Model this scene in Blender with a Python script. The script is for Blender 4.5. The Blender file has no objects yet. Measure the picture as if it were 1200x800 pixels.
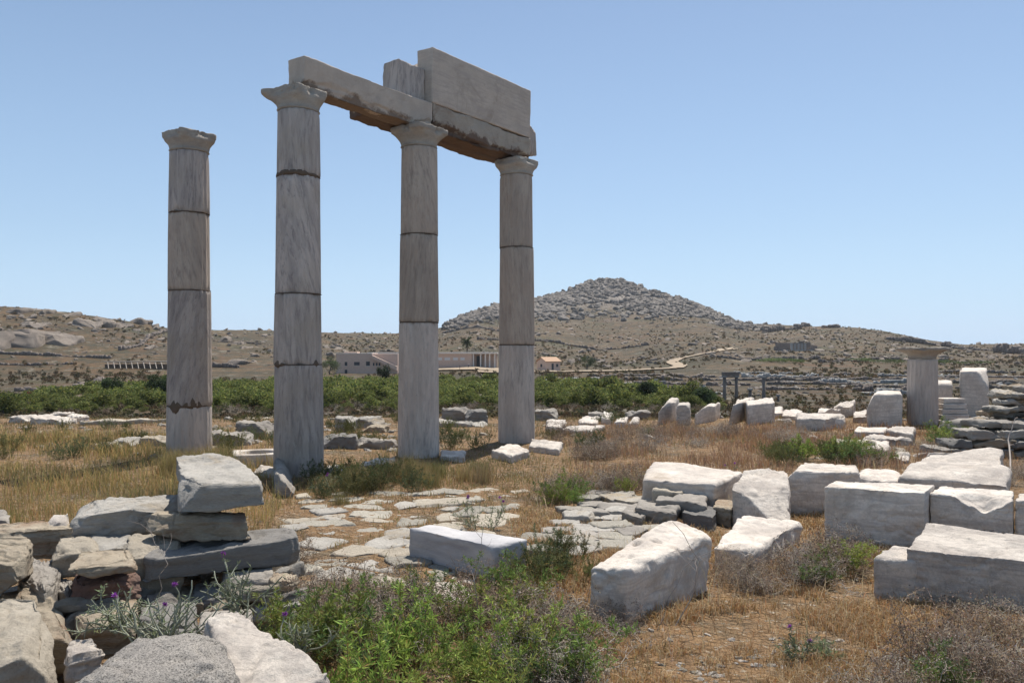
import bpy, math, random
import numpy as np
from mathutils import Vector, Matrix
S = bpy.context.scene
COL = S.collection
R = math.radians
# ------------------------------------------------------------------ camera, sky, sun, exposure
EYE = 1.6; F = 933.33; HOR = 412.0
cd = bpy.data.cameras.new('camera'); cam = bpy.data.objects.new('camera', cd); COL.objects.link(cam)
cam.location = (0, 0, EYE); cam.rotation_euler = (R(90), 0, 0)
cd.sensor_width = 36; cd.lens = 28; cd.shift_y = 0.01; cd.clip_start = 0.05; cd.clip_end = 20000
S.camera = cam
SUN_EL, SUN_AZ = 62, 22
w = bpy.data.worlds.new('World'); S.world = w; w.use_nodes = True
nt = w.node_tree; nt.nodes.clear()
sky = nt.nodes.new('ShaderNodeTexSky'); sky.sky_type = 'NISHITA'; sky.sun_disc = False
sky.sun_elevation = R(SUN_EL); sky.sun_rotation = R(SUN_AZ); sky.air_density = 1.0; sky.dust_density = 0.6; sky.ozone_density = 3.5
bg = nt.nodes.new('ShaderNodeBackground'); bg.inputs[1].default_value = 0.085
wo = nt.nodes.new('ShaderNodeOutputWorld')
tcw = nt.nodes.new('ShaderNodeTexCoord'); sxw = nt.nodes.new('ShaderNodeSeparateXYZ'); rpw = nt.nodes.new('ShaderNodeValToRGB'); mxw = nt.nodes.new('ShaderNodeMixRGB')
nt.links.new(tcw.outputs['Generated'], sxw.inputs[0]); nt.links.new(sxw.outputs['Z'], rpw.inputs[0])   # milky blue summer air low over the horizon, the same all round
rpw.color_ramp.elements.new(.12)
for i_, (p_, v_) in enumerate(((0, .85), (.14, .45), (.40, .18))): e_ = rpw.color_ramp.elements[i_]; e_.position = p_; e_.color = (v_, v_, v_, 1)
mxw.inputs[2].default_value = (5.3, 7.5, 10.2, 1); nt.links.new(rpw.outputs[0], mxw.inputs[0]); nt.links.new(sky.outputs[0], mxw.inputs[1])
nt.links.new(mxw.outputs[0], bg.inputs[0]); nt.links.new(bg.outputs[0], wo.inputs[0])
sl = bpy.data.lights.new('sun', 'SUN'); sl.energy = 5.0; sl.angle = R(0.53); sl.color = (1, 0.95, 0.87)
so = bpy.data.objects.new('sun', sl); COL.objects.link(so); so.location = (0, 0, 50)
sd = Vector((math.sin(R(SUN_AZ))*math.cos(R(SUN_EL)), math.cos(R(SUN_AZ))*math.cos(R(SUN_EL)), math.sin(R(SUN_EL))))
so.rotation_euler = sd.to_track_quat('Z', 'Y').to_euler()
S.view_settings.view_transform = 'Standard'; S.view_settings.look = 'None'; S.view_settings.gamma = 1
S.view_settings.exposure = 0.33
S.render.engine = 'CYCLES'
S.cycles.max_bounces = 6; S.cycles.diffuse_bounces = 3; S.cycles.transparent_max_bounces = 8

# ------------------------------------------------------------------ helpers
RN = random.Random(7)
def P(px, py, z=0.0):
    D = (EYE - z)*F/(py - HOR); return np.array([(px-600)/F*D, D, z])
def PD(px, py, D): return np.array([(px-600)/F*D, D, EYE-(py-HOR)/F*D])
def hsh(a):
    a = a.astype(np.uint64) & np.uint64(0xffffffff)
    a = (a ^ (a >> np.uint64(16)))*np.uint64(0x45d9f3b) & np.uint64(0xffffffff)
    a = (a ^ (a >> np.uint64(16)))*np.uint64(0x45d9f3b) & np.uint64(0xffffffff)
    return (a ^ (a >> np.uint64(16))).astype(np.float64)/4294967295.0
def vn(p, seed=0):
    """value noise -1..1 for points (N,3)"""
    p = np.asarray(p, float); i = np.floor(p).astype(np.int64); f = p - i; f = f*f*f*(f*(f*6-15)+10)
    r = 0
    for dx in (0, 1):
        for dy in (0, 1):
            for dz in (0, 1):
                h = hsh((i[:, 0]+dx)*73856093 ^ (i[:, 1]+dy)*19349663 ^ (i[:, 2]+dz)*83492791 ^ (seed*7919+13))
                wgt = (f[:, 0] if dx else 1-f[:, 0])*(f[:, 1] if dy else 1-f[:, 1])*(f[:, 2] if dz else 1-f[:, 2])
                r = r + h*wgt
    return r*2-1
def fbm(p, seed=0, o=4, g=0.5):
    p = np.asarray(p, float); r = 0; a = 1; t = 0
    for k in range(o):
        r = r + a*vn(p*(2.03**k)+k*17.3, seed+k); t += a; a *= g
    return r/t
def sm(a, b, x):
    t = np.clip((x-a)/(b-a), 0, 1); return t*t*(3-2*t)
def mesh(name, V, Fc, mat=None, smooth=True, parent=None, loc=None, mats=None, col=None):
    me = bpy.data.meshes.new(name)
    V = np.asarray(V, np.float32)
    if isinstance(Fc, np.ndarray):
        n, k = Fc.shape
        me.vertices.add(len(V)); me.vertices.foreach_set('co', V.ravel())
        me.loops.add(n*k); me.loops.foreach_set('vertex_index', Fc.astype(np.int32).ravel())
        me.polygons.add(n); me.polygons.foreach_set('loop_start', np.arange(0, n*k, k, dtype=np.int32))
        me.polygons.foreach_set('loop_total', np.full(n, k, np.int32)); me.update(calc_edges=True)
    else:
        me.from_pydata(V.tolist(), [], Fc); me.update()
    if smooth: me.polygons.foreach_set('use_smooth', np.ones(len(me.polygons), bool))
    if col is not None:
        a = me.color_attributes.new('tint', 'FLOAT_COLOR', 'POINT')
        c = np.ones((len(V), 4), np.float32); c[:, :3] = col; a.data.foreach_set('color', c.ravel())
    if mat: me.materials.append(mat)
    o = bpy.data.objects.new(name, me); COL.objects.link(o)
    if parent: o.parent = parent
    if loc is not None: o.location = loc
    return o
def empty(name, loc, rz=0):
    o = bpy.data.objects.new(name, None); COL.objects.link(o); o.location = loc; o.rotation_euler = (0, 0, rz); o.empty_display_size = .1
    return o
def tag(o, label=None, cat=None, group=None, kind=None):
    if label: o['label'] = label
    if cat: o['category'] = cat
    if group: o['group'] = group
    if kind: o['kind'] = kind
    return o
def dup(o, parent=None):
    c = o.copy(); COL.objects.link(c)
    if parent: c.parent = parent
    for ch in [x for x in KIDS.get(o.name, [])]: dup(ch, c)
    return c
KIDS = {}
def kid(parent, o): KIDS.setdefault(parent.name, []).append(o); o.parent = parent; return o

# ------------------------------------------------------------------ materials
class NT:
    def __init__(s, name):
        s.m = bpy.data.materials.new(name); s.m.use_nodes = True; s.t = s.m.node_tree
        s.b = s.t.nodes['Principled BSDF']; s.b.inputs['Roughness'].default_value = .9
        s.b.inputs['Specular IOR Level'].default_value = .25
    def n(s, k, **kw):
        x = s.t.nodes.new('ShaderNode'+k)
        for a, b in kw.items(): setattr(x, a, b)
        return x
    def l(s, a, b): s.t.links.new(a, b)
    def coords(s, scale=(1, 1, 1), rnd=True, kind='Object'):
        tc = s.n('TexCoord'); mp = s.n('Mapping'); mp.inputs['Scale'].default_value = scale
        s.l(tc.outputs[kind], mp.inputs[0])
        if rnd:
            oi = s.n('ObjectInfo'); mu = s.n('Math', operation='MULTIPLY'); mu.inputs[1].default_value = 37.0
            s.l(oi.outputs['Random'], mu.inputs[0]); s.l(mu.outputs[0], mp.inputs['Location'])
        return mp.outputs[0]
    def noise(s, v, sc, det=5, ro=.6, dist=0):
        x = s.n('TexNoise'); x.inputs['Scale'].default_value = sc; x.inputs['Detail'].default_value = det
        x.inputs['Roughness'].default_value = ro; x.inputs['Distortion'].default_value = dist
        s.l(v, x.inputs['Vector']); return x.outputs[0]
    def ramp(s, v, stops):
        x = s.n('ValToRGB'); e = x.color_ramp.elements
        while len(e) < len(stops): e.new(.5)
        for i, (p, c) in enumerate(stops):
            e[i].position = p; e[i].color = (*c, 1) if len(c) == 3 else (c[0], c[0], c[0], 1)
        s.l(v, x.inputs[0]); return x.outputs[0]
    def mix(s, f, a, b, mode='MIX'):
        x = s.n('MixRGB', blend_type=mode)
        if isinstance(f, (int, float)): x.inputs[0].default_value = f
        else: s.l(f, x.inputs[0])
        for q, i in ((a, 1), (b, 2)):
            if isinstance(q, tuple): x.inputs[i].default_value = (*q, 1)
            else: s.l(q, x.inputs[i])
        return x.outputs[0]
    def bump(s, h, strength, dist=.01, prev=None):
        x = s.n('Bump'); x.inputs['Strength'].default_value = strength; x.inputs['Distance'].default_value = dist
        s.l(h, x.inputs['Height'])
        if prev: s.l(prev, x.inputs['Normal'])
        return x.outputs[0]
    def out(s, col, nrm=None):
        if isinstance(col, tuple): s.b.inputs['Base Color'].default_value = (*col, 1)
        else: s.l(col, s.b.inputs['Base Color'])
        if nrm: s.l(nrm, s.b.inputs['Normal'])
        return s.m
def g1(v): return (v, v, v)
def stone_mat(name, c1, c2, spot, blotch=3.0, spots=14.0, spot_lo=.60, spot_hi=.70, stretch=(1, 1, 1), bump=.6, bd=.012, tint=.15, speck=None, stain=None, bands=None, foot=None, film=None):
    s = NT(name); v = s.coords(stretch)
    base = s.ramp(s.noise(v, blotch, 6, .65), [(.3, c1), (.7, c2)])
    sp = s.ramp(s.noise(v, spots, 9, .72), [(spot_lo, (0,)), (spot_hi+.06, (.9,))]); sp = s.mix(1.0, sp, s.ramp(s.noise(v, blotch*1.4, 4, .7), [(.42, (.15,)), (.62, (1,))]), 'MULTIPLY')
    c = s.mix(sp, base, spot)
    if stain:
        stn = s.ramp(s.noise(v, 1.7, 5, .7, .6), [(.52, (0,)), (.68, (.8,))]); c = s.mix(stn, c, stain)
    if film: c = s.mix(s.ramp(s.noise(v, 6.5, 10, .74, .2), [(.49, (0,)), (.60, (.42,))]), c, film)
    if bands:
        vb = s.coords((.45, .45, 4.5)); c = s.mix(s.ramp(s.noise(vb, 5, 7, .62, .5), [(.46, (0,)), (.62, (.7,))]), c, bands)
    if foot:     # brown crust eaten into the lower edge of the old beams
        tcf = s.n('TexCoord'); sx = s.n('SeparateXYZ'); s.l(tcf.outputs['Object'], sx.inputs[0]); ma = s.n('Math', operation='MULTIPLY_ADD'); s.l(s.noise(v, 3.5, 6, .7), ma.inputs[0]); ma.inputs[1].default_value = -.55; s.l(sx.outputs['Z'], ma.inputs[2])
        m2 = s.n('MapRange'); m2.inputs[1].default_value = foot[3]-.26; m2.inputs[2].default_value = foot[3]-.20; m2.inputs[3].default_value = .9; m2.inputs[4].default_value = 0; s.l(ma.outputs[0], m2.inputs[0]); c = s.mix(m2.outputs[0], c, foot[:3])
    if speck:
        vo = s.n('TexVoronoi'); vo.inputs['Scale'].default_value = speck[1]; s.l(v, vo.inputs['Vector'])
        c = s.mix(s.ramp(s.noise(v, speck[1], 3, .8), [(.50, (0,)), (.58, (speck[2],))]), c, speck[0])
    fine = s.ramp(s.noise(v, 60, 4, .7), [(.3, g1(1-tint*1.5)), (.7, (1, 1, 1))]); c = s.mix(1.0, c, fine, 'MULTIPLY')
    oi = s.n('ObjectInfo'); rr = s.ramp(oi.outputs['Random'], [(0, g1(1-tint)), (1, (1, 1, 1))]); c = s.mix(1.0, c, rr, 'MULTIPLY')
    n1 = s.bump(s.noise(v, 9, 8, .7), bump, bd*1.5); n2 = s.bump(s.noise(v, 60, 6, .75), bump, bd*.45, n1)
    return s.out(c, n2)
M = {}
M['white'] = stone_mat('weathered_white_marble', (.81, .73, .635), (.62, .54, .46), (.24, .19, .16), 2.4, 24, .54, .70, tint=.10, bump=.8, stain=(.42, .34, .26), bands=(.48, .42, .37), film=(.37, .335, .30))
M['white2'] = stone_mat('lichen_marble', (.79, .71, .615), (.59, .51, .435), (.20, .19, .17), 3.0, 22, .50, .64, tint=.12, bump=1, bd=.02, bands=(.40, .35, .31), film=(.33, .30, .27))
M['bluemarble'] = stone_mat('banded_blue_marble', (.62, .59, .57), (.35, .34, .35), (.26, .27, .29), 3, 8, .55, .75, stretch=(.6, .6, 3.5), tint=.08, bump=.4)
M['slate'] = stone_mat('grey_slate', (.44, .395, .34), (.235, .21, .185), (.40, .38, .34), 3, 9, .6, .75, stretch=(.6, .6, 3.0), bump=.9, bd=.015)
M['darkslate'] = stone_mat('dark_slate', (.165, .155, .145), (.27, .25, .225), (.30, .30, .29), 2.5, 12, .62, .78, stretch=(.6, .6, 3), bump=.8)
M['greystone'] = stone_mat('pale_grey_stone', (.54, .50, .44), (.34, .31, .27), (.20, .20, .20), 3, 12, .58, .70, stretch=(.7, .7, 2.2), bump=1, bd=.02, stain=(.42, .33, .22))
M['tan'] = stone_mat('tan_gneiss', (.50, .42, .31), (.34, .275, .205), (.56, .50, .40), 3, 7, .56, .7, stretch=(.8, .8, 2.6), bump=1, bd=.02, stain=(.30, .17, .10))
M['red'] = stone_mat('reddish_stone', (.23, .13, .095), (.16, .11, .09), (.30, .25, .2), 4, 10, .6, .75, bump=.8)
M['palestone'] = stone_mat('bleached_stone', (.56, .49, .39), (.42, .36, .28), (.30, .27, .22), 3, 14, .6, .72, bump=1, bd=.02)
M['granite'] = stone_mat('speckled_granite', (.50, .455, .40), (.34, .31, .28), (.55, .50, .44), 4, 16, .56, .66, bump=1.0, bd=.012, speck=((.05, .045, .04), 150, .8), tint=.25)
M['pavestone'] = stone_mat('crazy_paving_stone', (.54, .49, .40), (.38, .345, .29), (.22, .22, .21), 1.6, 9, .6, .75, bump=.8, tint=.35)
M['capital'] = stone_mat('ochre_weathered_capital', (.50, .435, .355), (.36, .31, .26), (.20, .17, .14), 5, 14, .6, .74, stretch=(1, 1, 2.2), bump=1, bd=.015)
M['mortar'] = stone_mat('brown_mortar', (.17, .12, .085), (.12, .09, .065), (.22, .17, .13), 8, 20, bump=.8)
M['dist'] = stone_mat('far_grey_ruin', (.38, .31, .26), (.21, .175, .15), (.42, .41, .38), .8, 2.2, .58, .66, bump=.8, bd=.05, tint=.3)
M['distmarble'] = stone_mat('far_marble', (.52, .50, .47), (.38, .37, .35), (.25, .25, .24), 1, 4, .6, .74, tint=.3)
M['outcrop'] = stone_mat('hill_outcrop', (.50, .41, .33), (.30, .25, .21), (.12, .11, .105), .12, .5, .55, .66, bump=1, bd=.3, tint=.3)
M['outcrop_grey'] = stone_mat('mountain_outcrop', (.37, .325, .285), (.21, .185, .16), (.12, .12, .12), .1, .5, .6, .7, bump=1, bd=.3, tint=.35)
def col_mat(name, a, b, dark, warm):
    s = NT(name); v = s.coords((1, 1, .16)); v2 = s.coords((1, 1, 1))
    oi = s.n('ObjectInfo'); ml = s.n('MapRange'); ml.inputs[3].default_value = -.32; ml.inputs[4].default_value = .32; s.l(oi.outputs['Random'], ml.inputs[0])
    vr = s.n('VectorRotate', rotation_type='X_AXIS'); s.l(v2, vr.inputs['Vector']); s.l(ml.outputs[0], vr.inputs['Angle']); mp = s.n('Mapping'); mp.inputs['Scale'].default_value = (1, 1, .14); s.l(vr.outputs[0], mp.inputs[0]); v = mp.outputs[0]
    base = s.ramp(s.noise(v, 7, 6, .65, .4), [(.40, a), (.60, b)])
    c = s.mix(s.ramp(s.noise(v, 22, 8, .72, .3), [(.50, (0,)), (.64, (.62,))]), base, dark)
    c = s.mix(s.ramp(s.noise(v2, 1.6, 5, .65), [(.45, (0,)), (.7, (.8,))]), c, warm)
    c = s.mix(s.ramp(s.noise(v2, 30, 6, .7), [(.62, (0,)), (.72, (.6,))]), c, (.2, .18, .16))
    rr = s.ramp(oi.outputs['Random'], [(0, g1(.80)), (1, g1(1.0))]); c = s.mix(1.0, c, rr, 'MULTIPLY')
    n = s.bump(s.noise(v, 12, 8, .7), 1.0, .04); n = s.bump(s.noise(v2, 45, 6, .75), .5, .01, n)
    return s.out(c, n)
M['colgrey'] = col_mat('grey_streaked_marble', (.57, .485, .42), (.41, .35, .31), (.17, .15, .15), (.45, .37, .29))
M['colbeige'] = col_mat('beige_streaked_marble', (.52, .425, .34), (.42, .345, .28), (.22, .18, .155), (.44, .34, .265))
M['colpale'] = col_mat('pale_veined_marble', (.68, .59, .51), (.52, .45, .39), (.26, .23, .215), (.56, .46, .39))
M['beam'] = stone_mat('architrave_marble', (.56, .46, .37), (.44, .36, .29), (.20, .17, .145), 3, 18, .60, .72, tint=.08, bump=.6, stain=(.30, .25, .2), foot=(.20, .14, .10, .035))
M['beamclean'] = stone_mat('frieze_marble', (.58, .475, .38), (.46, .375, .30), (.20, .17, .145), 3, 18, .58, .70, tint=.08, bump=.7, stain=(.33, .26, .2), bands=(.42, .345, .29))
M['beamold'] = stone_mat('cracked_architrave_marble', (.54, .46, .37), (.40, .33, .26), (.14, .085, .065), 3, 7, .58, .66, tint=.08, bump=1.2, bd=.03, stain=(.3, .2, .14), foot=(.17, .11, .08, .09))
def attr_mat(name, rough=.8, trans=.35, var=.25):
    s = NT(name); a = s.n('Attribute', attribute_name='tint'); oi = s.n('ObjectInfo')
    rr = s.ramp(oi.outputs['Random'], [(0, g1(1-var)), (1, g1(1.0))]); c = s.mix(1.0, a.outputs['Color'], rr, 'MULTIPLY')
    s.l(c, s.b.inputs['Base Color']); s.b.inputs['Roughness'].default_value = rough
    if trans:
        t = s.n('BsdfTranslucent'); s.l(c, t.inputs[0]); mx = s.n('MixShader'); mx.inputs[0].default_value = trans
        o = s.t.nodes['Material Output']; s.l(s.b.outputs[0], mx.inputs[1]); s.l(t.outputs[0], mx.inputs[2]); s.l(mx.outputs[0], o.inputs[0])
    return s.m
M['leaf'] = attr_mat('plant_leaf', var=.45); M['twig'] = attr_mat('plant_twig', trans=0); M['grass'] = attr_mat('dry_grass_blade', trans=.28)
def plain(name, c, rough=.8, n=0, nsc=3):
    s = NT(name); s.b.inputs['Roughness'].default_value = rough
    v = s.coords(); cc = s.ramp(s.noise(v, nsc, 5), [(.3, tuple(x*.82 for x in c)), (.7, c)])
    return s.out(cc, s.bump(s.noise(v, 20, 4), .2, .01))
M['plaster'] = plain('tan_plaster', (.66, .48, .38)); M['roofwhite'] = plain('pale_roof', (.8, .72, .64))
M['window'] = plain('dark_window', (.05, .055, .065), .3); M['panel'] = plain('white_panel', (.7, .68, .66)); M['tile'] = plain('terracotta_tile', (.52, .33, .21))
M['wood'] = plain('weathered_timber', (.42, .36, .30)); M['bark'] = plain('bark', (.14, .11, .08)); M['shirt'] = plain('red_shirt', (.5, .06, .05)); M['skin'] = plain('skin', (.45, .27, .19)); M['cloth'] = plain('dark_trousers', (.06, .07, .1))

# ------------------------------------------------------------------ terrain
RX = [-2600, -900, -300, 0, 60, 130, 200, 250, 320, 400, 470, 515, 540, 575, 630, 665, 690, 710, 730, 750, 800, 840, 870, 930, 1000, 1040, 1090, 1130, 1165, 1200, 1400, 2000, 3800]
RY = [405, 392, 366, 358, 363, 372, 383, 386, 387.5, 390, 390, 384, 371, 358, 351, 341, 331, 326.5, 329, 336, 351, 367, 379, 381, 383, 388, 398, 403, 402, 403, 404, 402, 408]
DX = [-2600, 0, 200, 400, 520, 700, 870, 1000, 1200, 3800]
DD = [400, 400, 430, 560, 800, 1000, 860, 700, 650, 600]
BY = [-30, 0, 19, 30, 50, 75, 100, 150, 220, 260, 350]
BZ = [0, 0, 0, -1.1, -3.0, -4.7, -5.4, -5.9, -6.1, -6.0, -5.4]
def H(x, y, detail=True):
    x = np.atleast_1d(np.asarray(x, float)); y = np.atleast_1d(np.asarray(y, float))
    px = 600+F*x/np.maximum(y, 30)
    zb = np.interp(y, BY, BZ)
    zb = np.where(y < 120, zb*1.0, zb)
    Dr = np.interp(px, DX, DD); rs = np.interp(px, RX, RY); zr = EYE+(HOR-rs)/F*Dr
    y0 = 270.0; s = np.clip((y-y0)/(Dr-y0), 0, 1)
    e = 1.15+1.0*np.clip((zr-45)/50, 0, 1)
    up = s**e; zh = -6.0+(zr+6.0)*up
    fall = np.clip((y-Dr)/400, 0, 1); zh = zh*(1-fall)+(-12)*fall
    z = np.where(y > y0, zh, zb)
    if detail:
        q = np.stack([x, y, np.zeros_like(x)], 1)
        near = 1-sm(20, 40, y)
        z = z+near*(0.045*fbm(q*.35, 3, 3)+0.02*fbm(q*1.7, 5, 3))
        mid = sm(25, 60, y)*(1-sm(250, 400, y)); z = z+mid*(.35*fbm(q*.06, 8, 3)+.12*fbm(q*.3, 9, 3))
        far = sm(280, 420, y)*(1-fall)
        rough = np.clip((zr-40)/45, 0, 1)*sm(.45, .9, s)
        z = z+far*(1.1*(1-s*.6)*fbm(q*.02, 11, 4)+ rough*(1.6*(.5-np.abs(fbm(q*.035, 21, 4)))+1.0*fbm(q*.16, 25, 3)) )
        # old field terraces
        z = z + far*np.clip(1-2.5*rough, 0, 1)*.5*np.round(fbm(q*.012, 31, 2)*6)/3
    return z
def h1(x, y): return float(H(x, y)[0])
def seat(px, py):
    """ground point seen at a photo pixel, iterating on the terrain height"""
    z = 0.0; D = 17
    ds = np.concatenate([np.linspace(2.5, 60, 500), np.linspace(60, 1100, 1500)])
    xs = (px-600)/F*ds; zz = H(xs, ds, True); ys = HOR+(EYE-zz)*F/ds
    k = np.where(ys <= py)[0]; k = k[0] if len(k) else len(ds)-1
    return np.array([xs[k], ds[k], zz[k]])
def seatz(px, D):
    x = (px-600)/F*D; return np.array([x, D, h1(x, D)])
nu, nv = 560, 640
tt = np.sinh(np.linspace(-1, 1, nu)*1.9)/math.sinh(1.9)*2.6
yy = np.exp(np.linspace(math.log(3.0), math.log(3600), nv))-6.0
TT, YY = np.meshgrid(tt, yy); XX = TT*(YY+7)
ZZ = H(XX.ravel(), YY.ravel())
V = np.stack([XX.ravel(), YY.ravel(), ZZ], 1)
idx = np.arange(nu*nv).reshape(nv, nu)
Fq = np.stack([idx[:-1, :-1], idx[:-1, 1:], idx[1:, 1:], idx[1:, :-1]], -1).reshape(-1, 4)
def ground_mat():
    s = NT('dry_ground'); v = s.coords(rnd=False)
    ge = s.n('NewGeometry'); sp = s.n('SeparateXYZ'); s.l(ge.outputs['Position'], sp.inputs[0])
    def rng(o, a, b):
        m = s.n('MapRange'); m.inputs[1].default_value = a; m.inputs[2].default_value = b; s.l(o, m.inputs[0]); return m.outputs[0]
    near = s.ramp(s.noise(v, .9, 8, .7), [(.3, (.20, .12, .06)), (.5, (.29, .175, .085)), (.62, (.17, .125, .075)), (.75, (.34, .27, .19))])
    grit = s.ramp(s.noise(v, 14, 8, .75), [(.56, (0,)), (.66, (1,))]); near = s.mix(grit, near, (.5, .46, .38))
    dk = s.ramp(s.noise(v, 5, 8, .7), [(.52, (0,)), (.7, (.7,))]); near = s.mix(dk, near, (.15, .11, .07))
    # far hillsides: straw, red earth, grey scrub
    far = s.ramp(s.noise(v, .022, 7, .62), [(.32, (.06, .05, .028)), (.44, (.105, .072, .04)), (.52, (.17, .11, .062)), (.58, (.13, .075, .042)), (.68, (.075, .065, .04))])
    patch = s.ramp(s.noise(v, .010, 5, .6), [(.56, (0,)), (.66, (.7,))]); far = s.mix(patch, far, (.19, .10, .06))
    scr = s.ramp(s.noise(v, .22, 7, .75), [(.47, (0,)), (.56, (.85,))]); far = s.mix(scr, far, (.062, .058, .038))
    mp = s.coords((.12, 1, 1), rnd=False); st = s.ramp(s.noise(mp, .16, 6, .7), [(.53, (0,)), (.60, (.65,))]); far = s.mix(st, far, (.07, .066, .05))
    rk = s.ramp(s.noise(v, .12, 9, .8), [(.56, (0,)), (.62, (.8,))]); far = s.mix(rk, far, (.30, .27, .235))
    ol = s.ramp(s.noise(v, .016, 6, .7), [(.54, (0,)), (.62, (.55,))]); far = s.mix(ol, far, (.072, .075, .035)); far = s.mix(1.0, far, (.80, .78, .68), 'MULTIPLY')
    # bare rock higher up the mountain
    hi = rng(sp.outputs['Z'], 18, 52); n = s.noise(v, .012, 6, .6)
    ad = s.n('Math', operation='MULTIPLY_ADD'); s.l(n, ad.inputs[0]); ad.inputs[1].default_value = 2.2; ad.inputs[2].default_value = -1.35
    a2 = s.n('Math', operation='ADD', use_clamp=True); s.l(ad.outputs[0], a2.inputs[0]); s.l(hi, a2.inputs[1])
    m4 = s.n('Math', operation='MULTIPLY'); s.l(a2.outputs[0], m4.inputs[0]); s.l(rng(sp.outputs['Z'], 14, 30), m4.inputs[1])
    yfar = rng(sp.outputs['Y'], 480, 620); m3 = s.n('Math', operation='MULTIPLY'); s.l(m4.outputs[0], m3.inputs[0]); s.l(yfar, m3.inputs[1])
    rock = s.ramp(s.noise(v, .16, 9, .78), [(.38, (.07, .06, .05)), (.5, (.17, .145, .12)), (.62, (.33, .29, .255))])
    far = s.mix(m3.outputs[0], far, rock)
    yn = rng(sp.outputs['Y'], 22, 60); c = s.mix(yn, near, far)
    b = s.bump(s.noise(v, 7, 9, .75), 1.0, .04); b = s.bump(s.noise(v, 45, 6, .8), .8, .012, b)
    b = s.bump(s.noise(v, .2, 8, .75), .9, 1.5, b)
    return s.out(c, b)
M['ground'] = ground_mat()
tag(mesh('ground', V, Fq, M['ground']), 'dry rolling ground rising to bare rocky hills', kind='structure')
# sea beyond, a wide flat sheet far below the island
M['sea'] = plain('sea', (.03, .09, .16), .15)
tag(mesh('sea', [(-16000, 2500, -11), (16000, 2500, -11), (16000, 19000, -11), (-16000, 19000, -11)], [(0, 1, 2, 3)], M['sea']), 'sea beyond the island', kind='structure')
# ------------------------------------------------------------------ stones
_lat = {}
def lattice(nx, ny, nz):
    k = (nx, ny, nz)
    if k in _lat: return _lat[k]
    ids = {}; pts = []
    def g(i, j, l):
        q = (i, j, l)
        if q not in ids: ids[q] = len(pts); pts.append((2*i/nx-1, 2*j/ny-1, 2*l/nz-1))
        return ids[q]
    f = []
    for i in range(nx):
        for j in range(ny):
            f.append((g(i, j, 0), g(i, j+1, 0), g(i+1, j+1, 0), g(i+1, j, 0)))
            f.append((g(i, j, nz), g(i+1, j, nz), g(i+1, j+1, nz), g(i, j+1, nz)))
    for i in range(nx):
        for l in range(nz):
            f.append((g(i, 0, l), g(i+1, 0, l), g(i+1, 0, l+1), g(i, 0, l+1)))
            f.append((g(i, ny, l), g(i, ny, l+1), g(i+1, ny, l+1), g(i+1, ny, l)))
    for j in range(ny):
        for l in range(nz):
            f.append((g(0, j, l), g(0, j, l+1), g(0, j+1, l+1), g(0, j+1, l)))
            f.append((g(nx, j, l), g(nx, j+1, l), g(nx, j+1, l+1), g(nx, j, l+1)))
    _lat[k] = (np.array(pts), np.array(f)); return _lat[k]
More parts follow.
